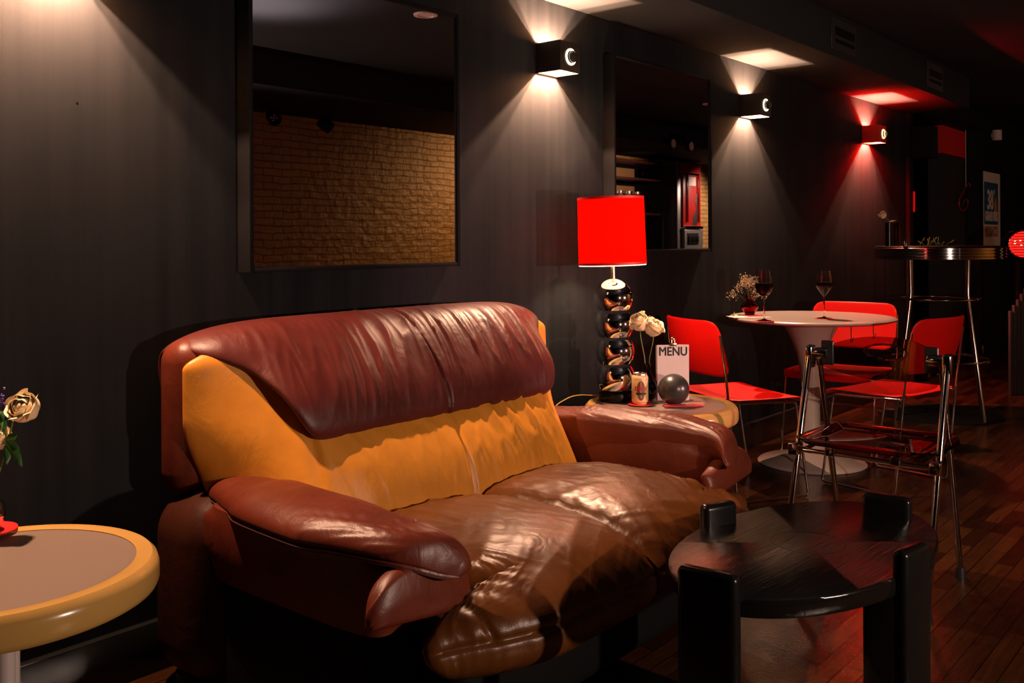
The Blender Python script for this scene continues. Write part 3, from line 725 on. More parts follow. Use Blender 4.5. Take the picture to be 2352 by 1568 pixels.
for zz in (.098, .010):
    dd = MB()
    for k in range(9): dd.box(-.028 + k * .0068, -.028 + k * .0068 + .0048, zz - .0008, zz + .0008, 0, .0002)
    dd.v = [(x, z, y) for x, y, z in dd.v]; wrap(dd, .0327); obj('small_print', dd, 'red_ink', can)
# menu board, ball
mp_ = on2(1549, 921); menu = thing('menu_card', (mp_[0] + .012, mp_[1] + .012, TZ), FACE + .03, 'white menu card with brass clip standing behind the black ball', 'menu')
mw, mh = .1285, .223
obj('card', MB().rbox(-mw / 2, mw / 2, 0, .003, 0, mh, .0006, 1), 'white_paper', menu)
obj('back_sheet', MB().box(-mw / 2 - .004, mw / 2 - .004, .0045, .0065, 0, mh - .002), 'white_paper', menu)
tm = bold(text_mb('MENU', .049, 0, .0002, xs=.86, sp=1.0), .0011); obj('title', flat(tm, mh - .028, -.0004), 'black_ink', menu, smooth=False)
cl = MB().rbox(-.014, .014, -.004, .010, mh - .006, mh + .008, .0015, 2); cl.sphere((0, .003, mh + .022), .009, 14, sc=(1, .6, 1)); cl.tube([(-.006, -.002, mh + .006), (-.006, .0, mh + .020), (.006, .0, mh + .020), (.006, -.002, mh + .006)], .0014, 8)
obj('clip', cl, 'brass', menu)
bp = on2(1550, 926); b = tag(obj('ball_weight', MB().sphere((0, 0, .0605), .0605, 64), 'black_ball'), 'glossy black ball leaning in front of the white menu card', 'ball'); b.location = (bp[0] - .032, bp[1] - .014, TZ)
cp = on2(1540, 929)
def card(name, dx, dy, z, a, lab, marks):
    t = thing(name, (cp[0] + dx, cp[1] + dy, z), FACE + a, lab, 'card', 'red cards on the lamp table')
    obj('card_sheet', MB().box(-.062, .062, -.022, .022, 0, .003), 'red_card', t, smooth=False)
    if marks:
        dd = MB()
        for k in range(16): dd.box(-.052 + k * .0062, -.052 + k * .0062 + .0044, -.002, .001, .003, .0032)
        obj('small_print', dd, 'white_paper', t, smooth=False)
card('matchbook', .022, -.060, TZ, .12, 'lower red card sticking out to the right under the other one', False)
card('matchbook', -.014, -.050, TZ + .0032, -.02, 'upper red card with a line of white print in front of the black ball', True)

# left table: vase with roses, half out of frame ---------------------------
p = on2(-28, 1222); cst = tag(obj('coaster', MB().lathe([(0, 0), (.052, 0), (.060, .005), (.060, .007), (.05, .004), (0, .003)], seg=48), 'red_card'), 'round red coaster under the glass vase at the left edge', 'coaster'); cst.location = (p[0], p[1], TZ)
vs_ = thing('glass_vase', (p[0], p[1], TZ + .005), 0, 'round clear glass vase at the left edge on a red coaster', 'vase')
obj('vase_body', MB().lathe([(0, 0), (.018, 0), (.026, .006), (.035, .025), (.037, .042), (.032, .060), (.022, .070), (.020, .076), (.024, .082), (.022, .082), (.018, .074), (.029, .058), (.034, .042), (.031, .026), (.02, .01), (0, .006)], seg=40), 'clear_glass', vs_)
off = Vector((SA, -CA, 0)); base = Vector((p[0], p[1], TZ + .02))
def at_(px, py, d):
    a = (px - CX) / F; b = (py - CY) / F; u = a - ROLL * b; v = b + ROLL * a
    return Vector((d * (CA + u * SA), d * (SA - u * CA), EYE - v * d))
dd_ = p[0] * CA + p[1] * SA
for (px, py, R, sd, yw, lab) in ((54, 936, .031, 3, 1.2, 'large cream rose at the left edge, drooping right'), (-8, 1006, .026, 5, .3, 'small cream rose cut by the left edge, below the large one')):
    h = at_(px, py, dd_); t = thing('rose', base, 0, lab, 'flower', 'roses in the glass vase'); hl = h - base
    mb = MB(); rose(mb, hl, R, sd, 1.0 if sd == 3 else .7, 3.6 if sd == 3 else 4.6); obj('bloom', mb, 'rose_petal', t, angle=80)
    mid = hl * .55 + Vector((0, 0, .03)); obj('stem', MB().tube([Vector((0, 0, 0)), hl * .25 + Vector((0, 0, .03)), mid, hl.lerp(mid, .3) - off * .012, hl - off * .006], .002, 8), 'rose_stem', t)
    lf = MB()
    if sd == 3:
        q = at_(22, 1015, dd_) - base; lf.tube([hl - off * .015, at_(12, 960, dd_) - base, at_(8, 1000, dd_) - base, q], .0012, 6)
        for (ax, ay, bx, by, wd) in ((14, 1010, 40, 998, .018), (16, 1018, 52, 1070, .024), (12, 1022, 18, 1066, .020), (14, 1012, 46, 1034, .018), (-6, 940, 14, 1000, .02), (-10, 965, 10, 985, .02)):
            lf_b = at_(ax, ay, dd_ - .01) - base; lf_t = at_(bx, by, dd_ - .02) - base; leaf(lf, lf_b, lf_t, wd, .12, (CA, SA, .2))
        obj('leaves', lf, 'leaf_green', t, angle=80)
t = thing('purple_sprig', base, 0, 'purple flower sprig at the left edge beside the large rose', 'flower')
mb = MB(); c0 = at_(2, 932, dd_ + .01) - base
for k in range(60):
    q = c0 + Vector((random.gauss(0, .006), random.gauss(0, .006), random.gauss(0, .014))); mb.sphere(q, random.uniform(.0015, .0035), 6)
tag(obj('florets', mb, 'purple_flower', t), kind='stuff'); obj('stem', MB().tube([(0, 0, 0), c0 * .5 + Vector((.004, 0, 0)), c0], .0014, 6), 'rose_stem', t)

# ------------------------------------------------------------------ white pedestal table
TT = (4.73, 1.955); R = .415
tt = thing('pedestal_table', (TT[0], TT[1], 0), 0, 'white round pedestal table with trumpet foot, between the red chairs', 'table')
obj('table_top', MB().lathe([(0, .752), (R - .03, .752), (R - .008, .7505), (R, .745), (R - .004, .738), (R - .03, .730), (R - .1, .725), (0, .725)], seg=128), 'white_lacquer', tt)
obj('pedestal', MB().lathe([(0, .724), (.165, .724), (.13, .695), (.098, .63), (.072, .56), (.056, .48), (.046, .38), (.042, .28), (.045, .20), (.055, .13), (.078, .080), (.12, .050), (.18, .030), (.235, .018), (.262, .011), (.270, .004), (.266, 0), (0, 0)], seg=96), 'white_lacquer', tt)
for a in (4.2, 5.1):
    hk = MB(); c = (.30 * cos(a), .30 * sin(a)); hk.tube([(c[0], c[1], .726), (c[0], c[1], .680), (c[0] + .006, c[1], .650), (c[0] + .02, c[1], .645), (c[0] + .032, c[1], .655), (c[0] + .034, c[1], .668)], .0022, 8); obj('bag_hook', hk, 'dark_chrome', tt)
TP = .7525
def on3(px, d): q = at_(px, 735, d); return (q.x, q.y, TP)
def wineglass(px, py, prof, lab, fill, zfill):
    q = on3(px, py); c = tag(obj('coaster', MB().lathe([(0, 0), (.046, 0), (.046, .0015), (0, .0015)], seg=40), 'red_card'), lab[1], 'coaster', 'red coasters on the white table'); c.location = (q[0], q[1], TP)
    g = thing('wine_glass', (q[0], q[1], TP + .0015), 0, lab[0], 'glass', 'wine glasses on the white table')
    outer = [(0, 0), (.036, 0), (.036, .0012), (.012, .005), (.0045, .010), (.0035, .03), (.0033, prof[0] - .01), (.005, prof[0])] + prof[1]
    inner = [(max(0, r - .0012), z + (.004 if i == 0 else 0)) for i, (r, z) in enumerate(prof[1])][::-1]
    obj('glass_bowl', MB().lathe(outer + inner + [(0, prof[1][0][1] + .003)], seg=48), 'clear_glass', g)
    wp = [(0, prof[1][0][1] + .0028)] + [(max(0, r - .0009), max(z, prof[1][0][1] + .0028)) for r, z in prof[1] if z < zfill]
    rf = interp([(z, r) for r, z in prof[1]], zfill)[0] - .0009
    obj('red_wine', MB().lathe(wp + [(rf, zfill), (0, zfill)], seg=48), 'wine', g)
wineglass(1755, 4.60, (.115, [(.007, .117), (.024, .125), (.036, .142), (.042, .165), (.0415, .188), (.037, .218), (.0315, .247)]), ('wine glass with rounded bowl of red wine in front of the dried flowers', 'red coaster under the round-bowled wine glass'), None, .182)
wineglass(1893, 4.72, (.108, [(.007, .112), (.022, .132), (.0405, .160), (.0415, .168), (.038, .200), (.0315, .236)]), ('wine glass with angular bowl of red wine, alone on the right of the white table', 'red coaster under the angular wine glass'), None, .180)
q = on3(1722, 4.98); rv = thing('red_vase', (q[0], q[1], TP + .002), 0, 'small red glass vase of dried flowers on the white table', 'vase')
obj('vase_body', MB().lathe([(0, 0), (.024, 0), (.028, .010), (.042, .030), (.046, .042), (.042, .052), (.026, .062), (.019, .074), (.021, .088), (.029, .102), (.026, .102), (.016, .086), (.014, .074), (.022, .06), (.038, .048), (.040, .040), (.022, .012), (0, .008)], seg=48), 'red_glass', rv)
bs = thing('dried_bouquet', (q[0], q[1], TP + .03), 0, "spray of tiny dried white flowers in the small red vase", 'flowers')
stm = MB(); blo = MB(); rnd = random.Random(11); off = Vector((SA, -CA, 0)); fwv = Vector((CA, SA, 0))
for k in range(20):
    u_ = rnd.choice([-1, -1, -.6, -.3, 0, .15, .5]) + rnd.uniform(-.3, .3); hz_ = .175 * (1 - .45 * abs(u_ + .2) ** 1.5) * rnd.uniform(.75, 1.05)
    if k > 17: u_ = 1.15; hz_ = .075
    tip = off * u_ * .072 + fwv * rnd.uniform(-.05, .05) + Vector((0, 0, hz_)); mid = tip * .5 + Vector((0, 0, .03)); stm.tube([(0, 0, 0), mid * .6 + Vector((0, 0, .012)), mid, tip], .0007, 5)
    for j in range(19):
        q2 = mid.lerp(tip, rnd.uniform(.45, 1.08)) + Vector((rnd.gauss(0, .014), rnd.gauss(0, .014), rnd.gauss(0, .013))); stm.tube([mid.lerp(tip, rnd.uniform(.3, .8)), q2], .0004, 4)
        blo.sphere(q2, rnd.uniform(.0015, .0028), 8)
obj('stems', stm, 'dried_stem', bs); tag(obj('blossoms', blo, 'dried_blossom', bs), kind='stuff')
q = on3(1745, 4.86); nb = thing('napkin', (q[0] - .03, q[1] + .03, TP), FACE + .15, 'flat folded white menu sheet lying under the small red vase', 'paper')
obj('sheet', MB().rbox(-.115, .08, -.06, .06, 0, .0015, .0006, 1), 'white_paper', nb); obj('red_card', MB().box(-.02, .085, -.02, .075, .0016, .0024), 'red_card', nb, smooth=False)
q = on3(1688, 4.90); k_ = thing('clip', (q[0], q[1], TP + .002), FACE, 'small brass clip at the left end of the sheet on the white table', 'clip'); obj('clip_body', MB().rbox(-.008, .012, -.006, .006, 0, .006, .001, 1).sphere((-.004, 0, .013), .006, 12), 'brass', k_)

# ------------------------------------------------------------------ red shell chairs
def red_chair():
    t = thing('chair', (0, 0, 0), 0, '', 'chair', 'red shell chairs round the white table')   # faces +x
    W = .235; D = .21
    def seat(u, v):
        x = -D + 2 * D * v + .0; y = (2 * u - 1) * (W + .006 * sin(pi * v)); k = abs(2 * u - 1)
        z = .442 - .022 * exp(-((v - .42) / .25) ** 2) * (1 - k ** 2) + .006 * k ** 4 - .030 * sm(.82, 1.05, v) ** 1.4 * 1.2 + .012 * sm(.15, -.1, v)
        rad = .05; ex = max(0, abs(y) - (W - rad)); e2 = max(0, abs(x) - (D - rad))
        if ex > 0 and e2 > 0:
            hyp = sqrt(ex * ex + e2 * e2)
            if hyp > rad: s_ = rad / hyp; y = math.copysign(W - rad + ex * s_, y); x = math.copysign(D - rad + e2 * s_, x)
        return (x, y, z)
    obj('seat', MB().pillow(seat, .003, .005, 36, 36, 20, 20), 'red_plastic', t)
    H0, H1 = .545, .795
    def back(u, v):
        k = 2 * u - 1; y = k * W; zc = H0 + (H1 - H0) * v; rad = .07; hz_ = (H1 - H0) / 2; e1 = max(0, abs(y) - (W - rad)); e2 = max(0, abs(zc - (H0 + hz_)) - (hz_ - rad))
        if e1 > 0 and e2 > 0:
            hyp = sqrt(e1 * e1 + e2 * e2)
            if hyp > rad: s_ = rad / hyp; y = math.copysign(W - rad + e1 * s_, y); zc = H0 + hz_ + math.copysign(hz_ - rad + e2 * s_, zc - H0 - hz_)
        x = -.235 - .10 * (zc - H0) / .25 * .7 + .055 * (y / W) ** 2 - .01 * sin(pi * v)
        return (x, y, zc)
    obj('backrest', MB().pillow(back, .004, .004, 40, 30, 20, 20), 'red_plastic', t)
    for s_ in (1, -1):
        y = s_ * (W + .003)
        pts = fillet([(-.245, y - s_ * .004, .735), (-.215, y, .52), (-.165, y, .0075), (.20, y, .0075), (.135, y, .428), (-.20, y, .436), (-.215, y, .46)], .022, 6)
        obj('side_frame', MB().tube(pts, .0058, 10), 'chrome', t)
    for a_, b_ in ((-.187, .23), (.13, .424), (-.13, .430)): obj('cross_rail', MB().tube([(a_, -W - .003, b_), (a_, W + .003, b_)], .0045, 8), 'chrome', t)
    return t
ch = red_chair()
places = [((4.035, 2.01), -.54, 'red shell chair nearest the lamp, its back turned to the cream table'),
          ((5.035, 1.93), pi + .02, 'red shell chair behind the far side of the white table, facing the camera'),
          ((4.565, 1.515), 1.38, 'red shell chair on the right of the white table, seen through the clear folding chair')]
for i, ((x, y), a, lab) in enumerate(places):
    o = ch if i == 0 else copy_tree(ch)
    o.location = (x, y, 0); o.rotation_euler = (0, 0, a); o['label'] = lab

# ------------------------------------------------------------------ folding acrylic chair
fc = thing('folding_chair', (3.20, 1.10, 0), 0, 'chrome folding chair with smoky clear acrylic seat and back, standing behind the black table', 'chair')
Wf = .226; zt = .765
for s_ in (1, -1):
    y = s_ * Wf
    for nm, fx, tx in (('near', -.235, -.010), ('far', .225, .018)):
        r_ = .0115 if nm == 'near' else .0105
        yy = y if nm == 'near' else y - s_ * .024
        lg = obj('leg', MB().tube([(tx, yy, zt - .03), (fx, yy, .022)], r_, 16), 'chrome' if nm == 'near' else 'dark_chrome', fc)
        obj('leg_tip', MB().lathe([(0, 0), (.018, 0), (.015, .03), (.012, .045), (0, .045)], (fx, yy, 0), 20), 'black_plastic', lg)
    hb = MB(); hb.rbox(-.022, .022, y - .014, y + .014, zt - .065, zt + .012, .006, 3)
    cy = MB().lathe([(0, -.034), (.017, -.034), (.019, -.030), (.019, .030), (.017, .034), (0, .034)], seg=24); cy.move(rot=rx(pi / 2)); cy.move((.0, y - s_ * .028, zt - .012)); hb.add(cy.v, cy.f)
    obj('hinge_clamp', hb, 'dark_chrome', fc)
    obj('slide_bracket', MB().rbox(-.155, -.105, y - .018, y + .016, .42, .46, .005, 3), 'chrome', fc)
    rl = MB().tube([(-.13, y - s_ * .03, .44), (.13, y - s_ * .03, .45)], .008, 10); obj('seat_rail', rl, 'chrome', fc)
obj('cross_tube', MB().tube([(-.125, -Wf, .437), (-.125, Wf, .437)], .009, 12), 'chrome', fc); obj('cross_tube', MB().tube([(.125, -Wf + .02, .445), (.125, Wf - .02, .445)], .008, 12), 'chrome', fc)
for y_ in (-.105, .105): obj('seat_mount', MB().rbox(-.14, -.108, y_ - .015, y_ + .015, .43, .475, .004), 'dark_chrome', fc)
def fseat(u, v):
    x = -.205 + .41 * v; y = (2 * u - 1) * .232; hw, hd, rad = .232, .205, .11
    ex = max(0, abs(y) - (hw - rad)); e2 = max(0, abs(x) - (hd - rad))
    if ex > 0 and e2 > 0:
        hyp = sqrt(ex * ex + e2 * e2)
        if hyp > rad: s_ = rad / hyp; y = math.copysign(hw - rad + ex * s_, y); x = math.copysign(hd - rad + e2 * s_, x)
    q_ = max(abs(x) / hd, abs(y) / hw)
    z = .486 - .016 * (1 - sm(.68, .86, q_)) - .012 * sm(.9, 1, q_)
    return (x, y, z)
obj('seat', MB().pillow(fseat, .003, .003, 44, 44, 24, 24), 'smoke_acrylic', fc)
def fback(u, v):
    k = 2 * u - 1; y = k * (Wf - .030); top = zt + .045 - .045 * abs(k) ** 2.6; bot = zt - .105 + .05 * abs(k) ** 2.2
    return (.012 + .085 * (1 - k * k), y, bot + (top - bot) * v)
fbm = MB(); nu, nv = 48, 16
# build as two skins with an oval grip hole
def inh(u, v):
    k = 2 * u - 1; return (k / .38) ** 2 + ((v - .66) / .17) ** 2 < 1
cols = [[None] * nu for _ in range(nv)]
vs, fs = [], []
for sd_ in (0, 1):
    for j in range(nv):
        for i in range(nu):
            p_ = Vector(fback(i / (nu - 1), j / (nv - 1))); vs.append(p_ + Vector((.006 * sd_, 0, 0)))
cell = {}
for j in range(nv - 1):
    for i in range(nu - 1):
        if not inh((i + .5) / (nu - 1), (j + .5) / (nv - 1)): cell[(i, j)] = 1
for (i, j) in cell:
    a = j * nu + i; b_ = a + nu * nv
    fs.append((a, a + 1, a + 1 + nu, a + nu)); fs.append((b_, b_ + nu, b_ + nu + 1, b_ + 1))
    for (di, dj, e0, e1) in ((-1, 0, a, a + nu), (1, 0, a + 1, a + 1 + nu), (0, -1, a, a + 1), (0, 1, a + nu, a + nu + 1)):
        if (i + di, j + dj) not in cell: fs.append((e0, e1, e1 + nu * nv, e0 + nu * nv))
used = sorted({i for f in fs for i in f}); mpx = {k: n for n, k in enumerate(used)}
fbm.add([vs[k] for k in used], [tuple(mpx[i] for i in f) for f in fs])
bk = obj('backrest', fbm, 'smoke_acrylic', fc)
ring = MB(); ring.tube([(fback((1 + .38 * cos(a)) / 2, .66 + .17 * sin(a))[0] + .003, fback((1 + .38 * cos(a)) / 2, .5)[1], fback((1 + .38 * cos(a)) / 2, .66 + .17 * sin(a))[2]) for a in [2 * pi * k / 48 for k in range(48)]], .0035, 8, closed=True)
obj('grip_rim', ring, 'smoke_acrylic', bk)
for s_ in (1, -1):
    pl = MB().rbox(.012, .024, s_ * Wf - s_ * .055 - .022, s_ * Wf - s_ * .055 + .022, zt - .055, zt + .03, .005, 3); obj('hinge_plate', pl, 'black_plastic', bk)

# ------------------------------------------------------------------ black coffee table
bt_ = thing('coffee_table', (2.10, .878, 0), math.radians(-4.5), 'black stained oval coffee table with four slab legs rising above its top', 'table')
A_, B_ = .425, .245
def se(r): return [(r[0] * cos(2 * pi * k / 128), r[1] * sin(2 * pi * k / 128)) for k in range(128)]
tb = MB(); tb.lathe([(0, .450), (.985, .450), (.996, .4475), (1.0, .442), (1.0, .420), (.990, .412), (0, .412)], seg=128)
tb.v = [(x * A_, y * B_, z) for x, y, z in tb.v]
obj('table_top', tb, 'black_stained_wood', bt_)
obj('inlay_ring', MB().lathe([(.080, .4502), (.0815, .4506), (.083, .4502), (.080, .4502)], seg=64), 'black_lacquer', bt_)
def slab(x, y, a, w_, top, th=.034):
    m_ = MB().rbox(-w_ / 2, w_ / 2, -th / 2, th / 2, 0, top, .013, 4); m_.move((x, y, 0), rz(a)); return m_
ct, st2 = cos(math.radians(4.5)), sin(math.radians(4.5))
def tl(X, Y): dx, dy = X - 2.10, Y - .878; return (dx * ct - dy * st2, dx * st2 + dy * ct)
for (X, Y, a, w_, top) in ((1.652, .890, pi / 2 + .06, .125, .505), (2.100, 1.105, -.38, .100, .502), (2.420, .806, -pi / 2 + .02, .118, .505), (2.045, .632, -.18, .110, .505)):
    lx, ly = tl(X, Y); obj('leg', slab(lx, ly, a + math.radians(4.5), w_, top), 'black_lacquer', bt_)

# ------------------------------------------------------------------ tall bar table, vase, sprigs
bar = thing('bar_table', (6.54, 1.84, 0), 0, 'tall round black bar table with ribbed chrome edge', 'table')
R = .39; pr = [(0, 1.10), (R - .01, 1.10), (R, 1.096)]
zz = 1.092
for k in range(4):
    pr += [(R, zz), (R + .006, zz - .004), (R + .006, zz - .012), (R, zz - .016)]; zz -= .0195
edge = MB().lathe([(R - .008, 1.094)] + pr[3:] + [(R - .008, zz + .002)], seg=96)
obj('ribbed_edge', edge, 'dark_chrome', bar)
obj('table_top', MB().lathe([(0, 1.102), (R - .012, 1.102), (R - .004, 1.099), (R - .006, 1.094), (R - .02, 1.02), (0, 1.02)], seg=96), 'black_lacquer', bar)
for k in range(4):
    a = AL - .42 + pi / 4 + k * pi / 2
    c_, s_ = cos(a), sin(a); obj('leg', MB().tube([(.24 * c_, .24 * s_, 1.02), (.235 * c_, .235 * s_, .80), (.245 * c_, .245 * s_, .72), (.36 * c_, .36 * s_, .012)], .011, 12), 'dark_chrome', bar)
for zr, rr in ((.760, .245), (.37, .305)):
    obj('ring_brace', MB().tube([(rr * cos(2 * pi * k / 64), rr * sin(2 * pi * k / 64), zr) for k in range(64)], .008, 10, closed=True), 'dark_chrome', bar)
obj('foot_plate', MB().lathe([(0, 0), (.375, 0), (.375, .010), (.36, .014), (0, .014)], seg=64), 'near_black', bar)
q = at_(2042, 571, 5.98); bv = thing('cylinder_vase', (q.x, q.y, 1.102), 0, 'narrow black cylinder vase on the bar table', 'vase')
obj('vase_body', MB().lathe([(0, 0), (.022, 0), (.022, .150), (.020, .152), (.018, .150), (.018, .01), (0, .01)], seg=32), 'black_lacquer', bv)
rs = thing('rose', (q.x, q.y, 1.115), 0, 'small pale yellow rose in the black cylinder on the bar table', 'flower')
mb = MB(); hl = off * -.040 + Vector((0, 0, .185)); rose(mb, hl, .022, 21, .8, 2.6); obj('bloom', mb, 'rose_petal', rs, angle=80)
obj('stem', MB().tube([(0, 0, 0), off * .004 + Vector((0, 0, .12)), off * .0 + Vector((0, 0, .15)), hl], .0018, 6), 'rose_stem', rs)
lf = MB(); leaf(lf, off * .0 + Vector((0, 0, .142)), off * .045 + Vector((0, 0, .150)), .012, .1, (CA, SA, .2)); obj('sepal_leaf', lf, 'rose_petal', rs)
v2 = thing('cylinder_vase', (q.x + off.x * .05, q.y + off.y * .05, 1.102), 0, 'second slim dark glass cylinder standing right of the rose vase on the bar table', 'vase')
obj('vase_body', MB().lathe([(0, 0), (.020, 0), (.020, .145), (.018, .147), (.016, .145), (.016, .01), (0, .01)], seg=32), 'dark_glass', v2)
tg = thing('green_sprigs', (6.42, 1.86, 1.103), 0, 'loose green sprigs lying on the bar table', 'plant'); mb = MB()
for k in range(14):
    c0 = off * random.uniform(-.08, .09) + fwv * random.uniform(-.06, .06) + Vector((0, 0, .003)); tip = c0 + off * random.uniform(-.05, .06) + fwv * random.uniform(-.03, .03) + Vector((0, 0, random.uniform(.01, .05)))
    mb.tube([c0, c0.lerp(tip, .5) + Vector((0, 0, .006)), tip], .001, 5); leaf(mb, c0.lerp(tip, .6), tip + Vector((0, 0, .006)), .010, .1, (CA, SA, .3))
obj('sprigs', mb, 'rose_stem', tg)
sb = tag(obj('shaker', MB().lathe([(0, 0), (.012, 0), (.012, .03), (.008, .036), (0, .038)], seg=20), 'chrome'), 'tiny silver shaker beside the slim vases on the bar table', 'shaker'); sb.location = (q.x + off.x * .10, q.y + off.y * .10, 1.102)

# red round lamp at the right edge -----------------------------------------
LC = at_(2349, 561, 7.7)
rl = thing('red_lamp', (LC.x, LC.y, 0), AL, 'round red ribbed lamp glowing at the right edge', 'lamp')   # local -x faces the camera
Rl = .104; zc = LC.z
lens = MB()
def lensp(u, v):
    a = 2 * pi * u; r = Rl * v; y = r * cos(a); z = r * sin(a); return (-.05 * (1 - v * v) - .006 * abs(sin(z * pi / .021)), y, zc + z)
lens.grid(lensp, 72, 60, closeu=True); obj('ribbed_lens', lens, 'red_lens_glow', rl)
bars = MB()
for k in range(-4, 5):
    z = k * .0215; hw_ = sqrt(max(0, Rl ** 2 - z * z)) * .97; x_ = -.05 * (1 - (z / Rl) ** 2)
    if hw_ > .02: bars.tube([(-.05 * (1 - (z * z + (hw_ * q_) ** 2) / Rl ** 2) - .008, hw_ * q_, zc + z) for q_ in [i / 8 - 1 for i in range(17)]], .0042, 6)
obj('lens_bars', bars, 'red_paint', rl)
for (yy, zz) in ((.078, .027), (.08, .007), (.04, -.006), (.045, .030)): obj('led_point', MB().sphere((-.05 * (1 - (yy * yy + zz * zz) / Rl ** 2) - .012, yy, zc + zz), .006, 8, sc=(.4, 1.6, .7)), 'red_led_glow', rl)
bz = MB().lathe([(Rl, -.03), (Rl + .004, .006), (Rl + .016, .010), (Rl + .022, 0), (Rl + .020, -.03), (Rl + .01, -.12), (.05, -.17), (0, -.17)], seg=64); bz.move(rot=ry(-pi / 2)); bz.move((0, 0, zc)); obj('bezel', bz, 'dark_chrome', rl)
obj('pole', MB().tube([(.08, 0, zc - .12), (.08, 0, .02)], .02, 16), 'near_black', rl)
obj('base', MB().lathe([(0, 0), (.2, 0), (.2, .02), (.04, .04), (0, .04)], (.08, 0, 0), 40), 'near_black', rl)
sheet = thing('grey_panel', at_(2345, 690, 7.0).to_tuple()[:2] + (0,), AL + .5, 'dim grey slanted ribbed panel below the red lamp', 'panel')
pm = MB()
for k in range(6): pm.rbox(-.01, .01, -.12 + k * .045, -.085 + k * .045, 0, .82 - .04 * k, .004, 2)
obj('ribs', pm, 'panel_grey', sheet)

# ------------------------------------------------------------------ far wall fittings
ps = thing('poster', (10.17, WY, 1.0), 0, 'blue and white poster reading 38e GRAND PRIX, framed past the doorway', 'poster')
hw = .345
obj('poster_sheet', MB().box(-hw, hw, -.012, 0, .07, .80), 'white_paper', ps, smooth=False)
obj('blue_field', MB().box(-.28, .25, -.014, -.012, .29, .70), 'teal_print', ps, smooth=False)
for tx, sz, cx_, cz_, mt, xs_, of in (('38', .26, -.06, .52, 'white_paper', .95, .008), ('e', .09, .10, .62, 'white_paper', 1, .002), ('GRAND PRIX', .13, -.01, .365, 'white_paper', .66, .004), ('MONACO', .14, -.01, .215, 'dull_print', .78, .004)):
    tm = bold(text_mb(tx, sz, 0, .001, xs=xs_, sp=.96), of); obj('lettering', flat(tm, cz_, -.0155, cx_), mt, ps, smooth=False)
fl = MB().prism([(-.05, -.10), (.05, -.10), (.06, -.03), (.03, .02), (.02, .09), (0, .04), (-.02, .07), (-.05, 0)], 0, .001); fl.v = [(x + .15, -.0158 + z, y + .49) for x, y, z in fl.v]; obj('flame_mark', fl, 'orange_print', ps, smooth=False)
obj('poster_frame', MB().box(-hw - .012, -hw, -.02, 0, 0.06, .812).box(hw, hw + .012, -.02, 0, 0.06, .812).box(-hw, hw, -.02, 0, .80, .812), 'near_black', ps, smooth=False)
spk = thing('wall_speaker', (7.75, 2.33, 1.90), .0, 'black box speaker mounted by the doorway header', 'speaker')
obj('cabinet', MB().rbox(-.10, .07, -.13, .04, -.125, .125, .01, 3), 'near_black', spk); obj('badge', MB().sphere((.01, -.132, .02), .006, 10, sc=(1, .4, 1)), 'grey_metal', spk)
cy_ = tag(obj('wall_spotlight', MB().lathe([(0, -.05), (.045, -.05), (.045, .05), (0, .05)], seg=24).box(-.02, .02, 0, .045, -.02, .02), 'white_disc'), 'small pale cylinder light fixed high on the far wall', 'wall lamp'); cy_.location = (10.25, 2.335, 2.17)
for (xv, lab, nn) in ((6.80, 'dark slotted vent grille near the far end of the soffit', 2), (5.15, 'dark slotted vent grille above the second and third sconces', 1)):
    v = thing('vent_grille', (xv, 1.93, 2.22), 0, lab, 'vent', 'soffit vents')
    obj('vent_frame', MB().rbox(-.20, .16, -.006, 0, -.06, .11, .002, 1), 'panel_grey', v)
    sl = MB().box(-.15, .13, -.008, -.006, .02, .065).box(-.15, .13, -.008, -.006, -.02, .0); obj('slots', sl, 'near_black', v, smooth=False)
ns = thing('neon_sign', (9.44, 2.44, 1.53), 0, 'unlit dark red neon tube script in the doorway', 'sign')
pts = [(.34, 0, .16), (.30, 0, .20), (.2, 0, .17), (.0, 0, .07), (-.14, 0, .0), (-.19, 0, -.08), (-.12, 0, -.15), (.05, 0, -.16), (.2, 0, -.10), (.22, 0, -.03), (.14, 0, -.01), (.04, 0, -.06)]
obj('neon_tube', MB().tube([Vector(catmull(pts, k / 60)) * .72 for k in range(61)], .006, 8), 'red_paint', ns)
obj('hanging_wire', MB().tube([(.1, 0, .672), (.1, 0, .10)], .003, 6), 'white_disc', ns)
nl = tag(obj('nail', MB().lathe([(0, 0), (.0025, 0), (.0025, .0008), (0, .001)], seg=10), 'near_black'), 'tiny dark nail in the wall inside the leftmost light beam', 'nail'); nl.rotation_euler = (pi / 2, 0, 0); nl.location = (1.135, 2.38, 1.499)
# ------------------------------------------------------------------ what the mirrors show: brick side of the room
def spot(x, y, z, lab, a=0.):
    t = thing('ceiling_spot', (x, y, z), a, lab, 'spotlight', 'black spots under the brick side soffit')
    can_ = MB().lathe([(.0, .075), (.042, .07), (.05, .04), (.05, -.03), (.046, -.03), (.044, .02), (0, .03)], seg=32); can_.move(rot=rx(.95)); can_.tube([(0, 0, .03), (0, 0, .115)], .01, 10)
    obj('spot_housing', can_, 'black_plastic', t)
    le = MB()
    for (a_, b_) in ((0, 0), (.02, 0), (-.02, 0), (0, .02), (0, -.02)): le.sphere((a_, b_, .0), .007, 8)
    le.move(rot=rx(.95)); obj('lenses', le, 'white_disc', t)
spot(4.15, -1.05, 2.045, 'black ceiling spot seen in the big mirror, left one with visible lenses', .3); spot(4.72, -1.15, 2.045, 'black ceiling spot seen in the big mirror, right one tilted away', -.6)
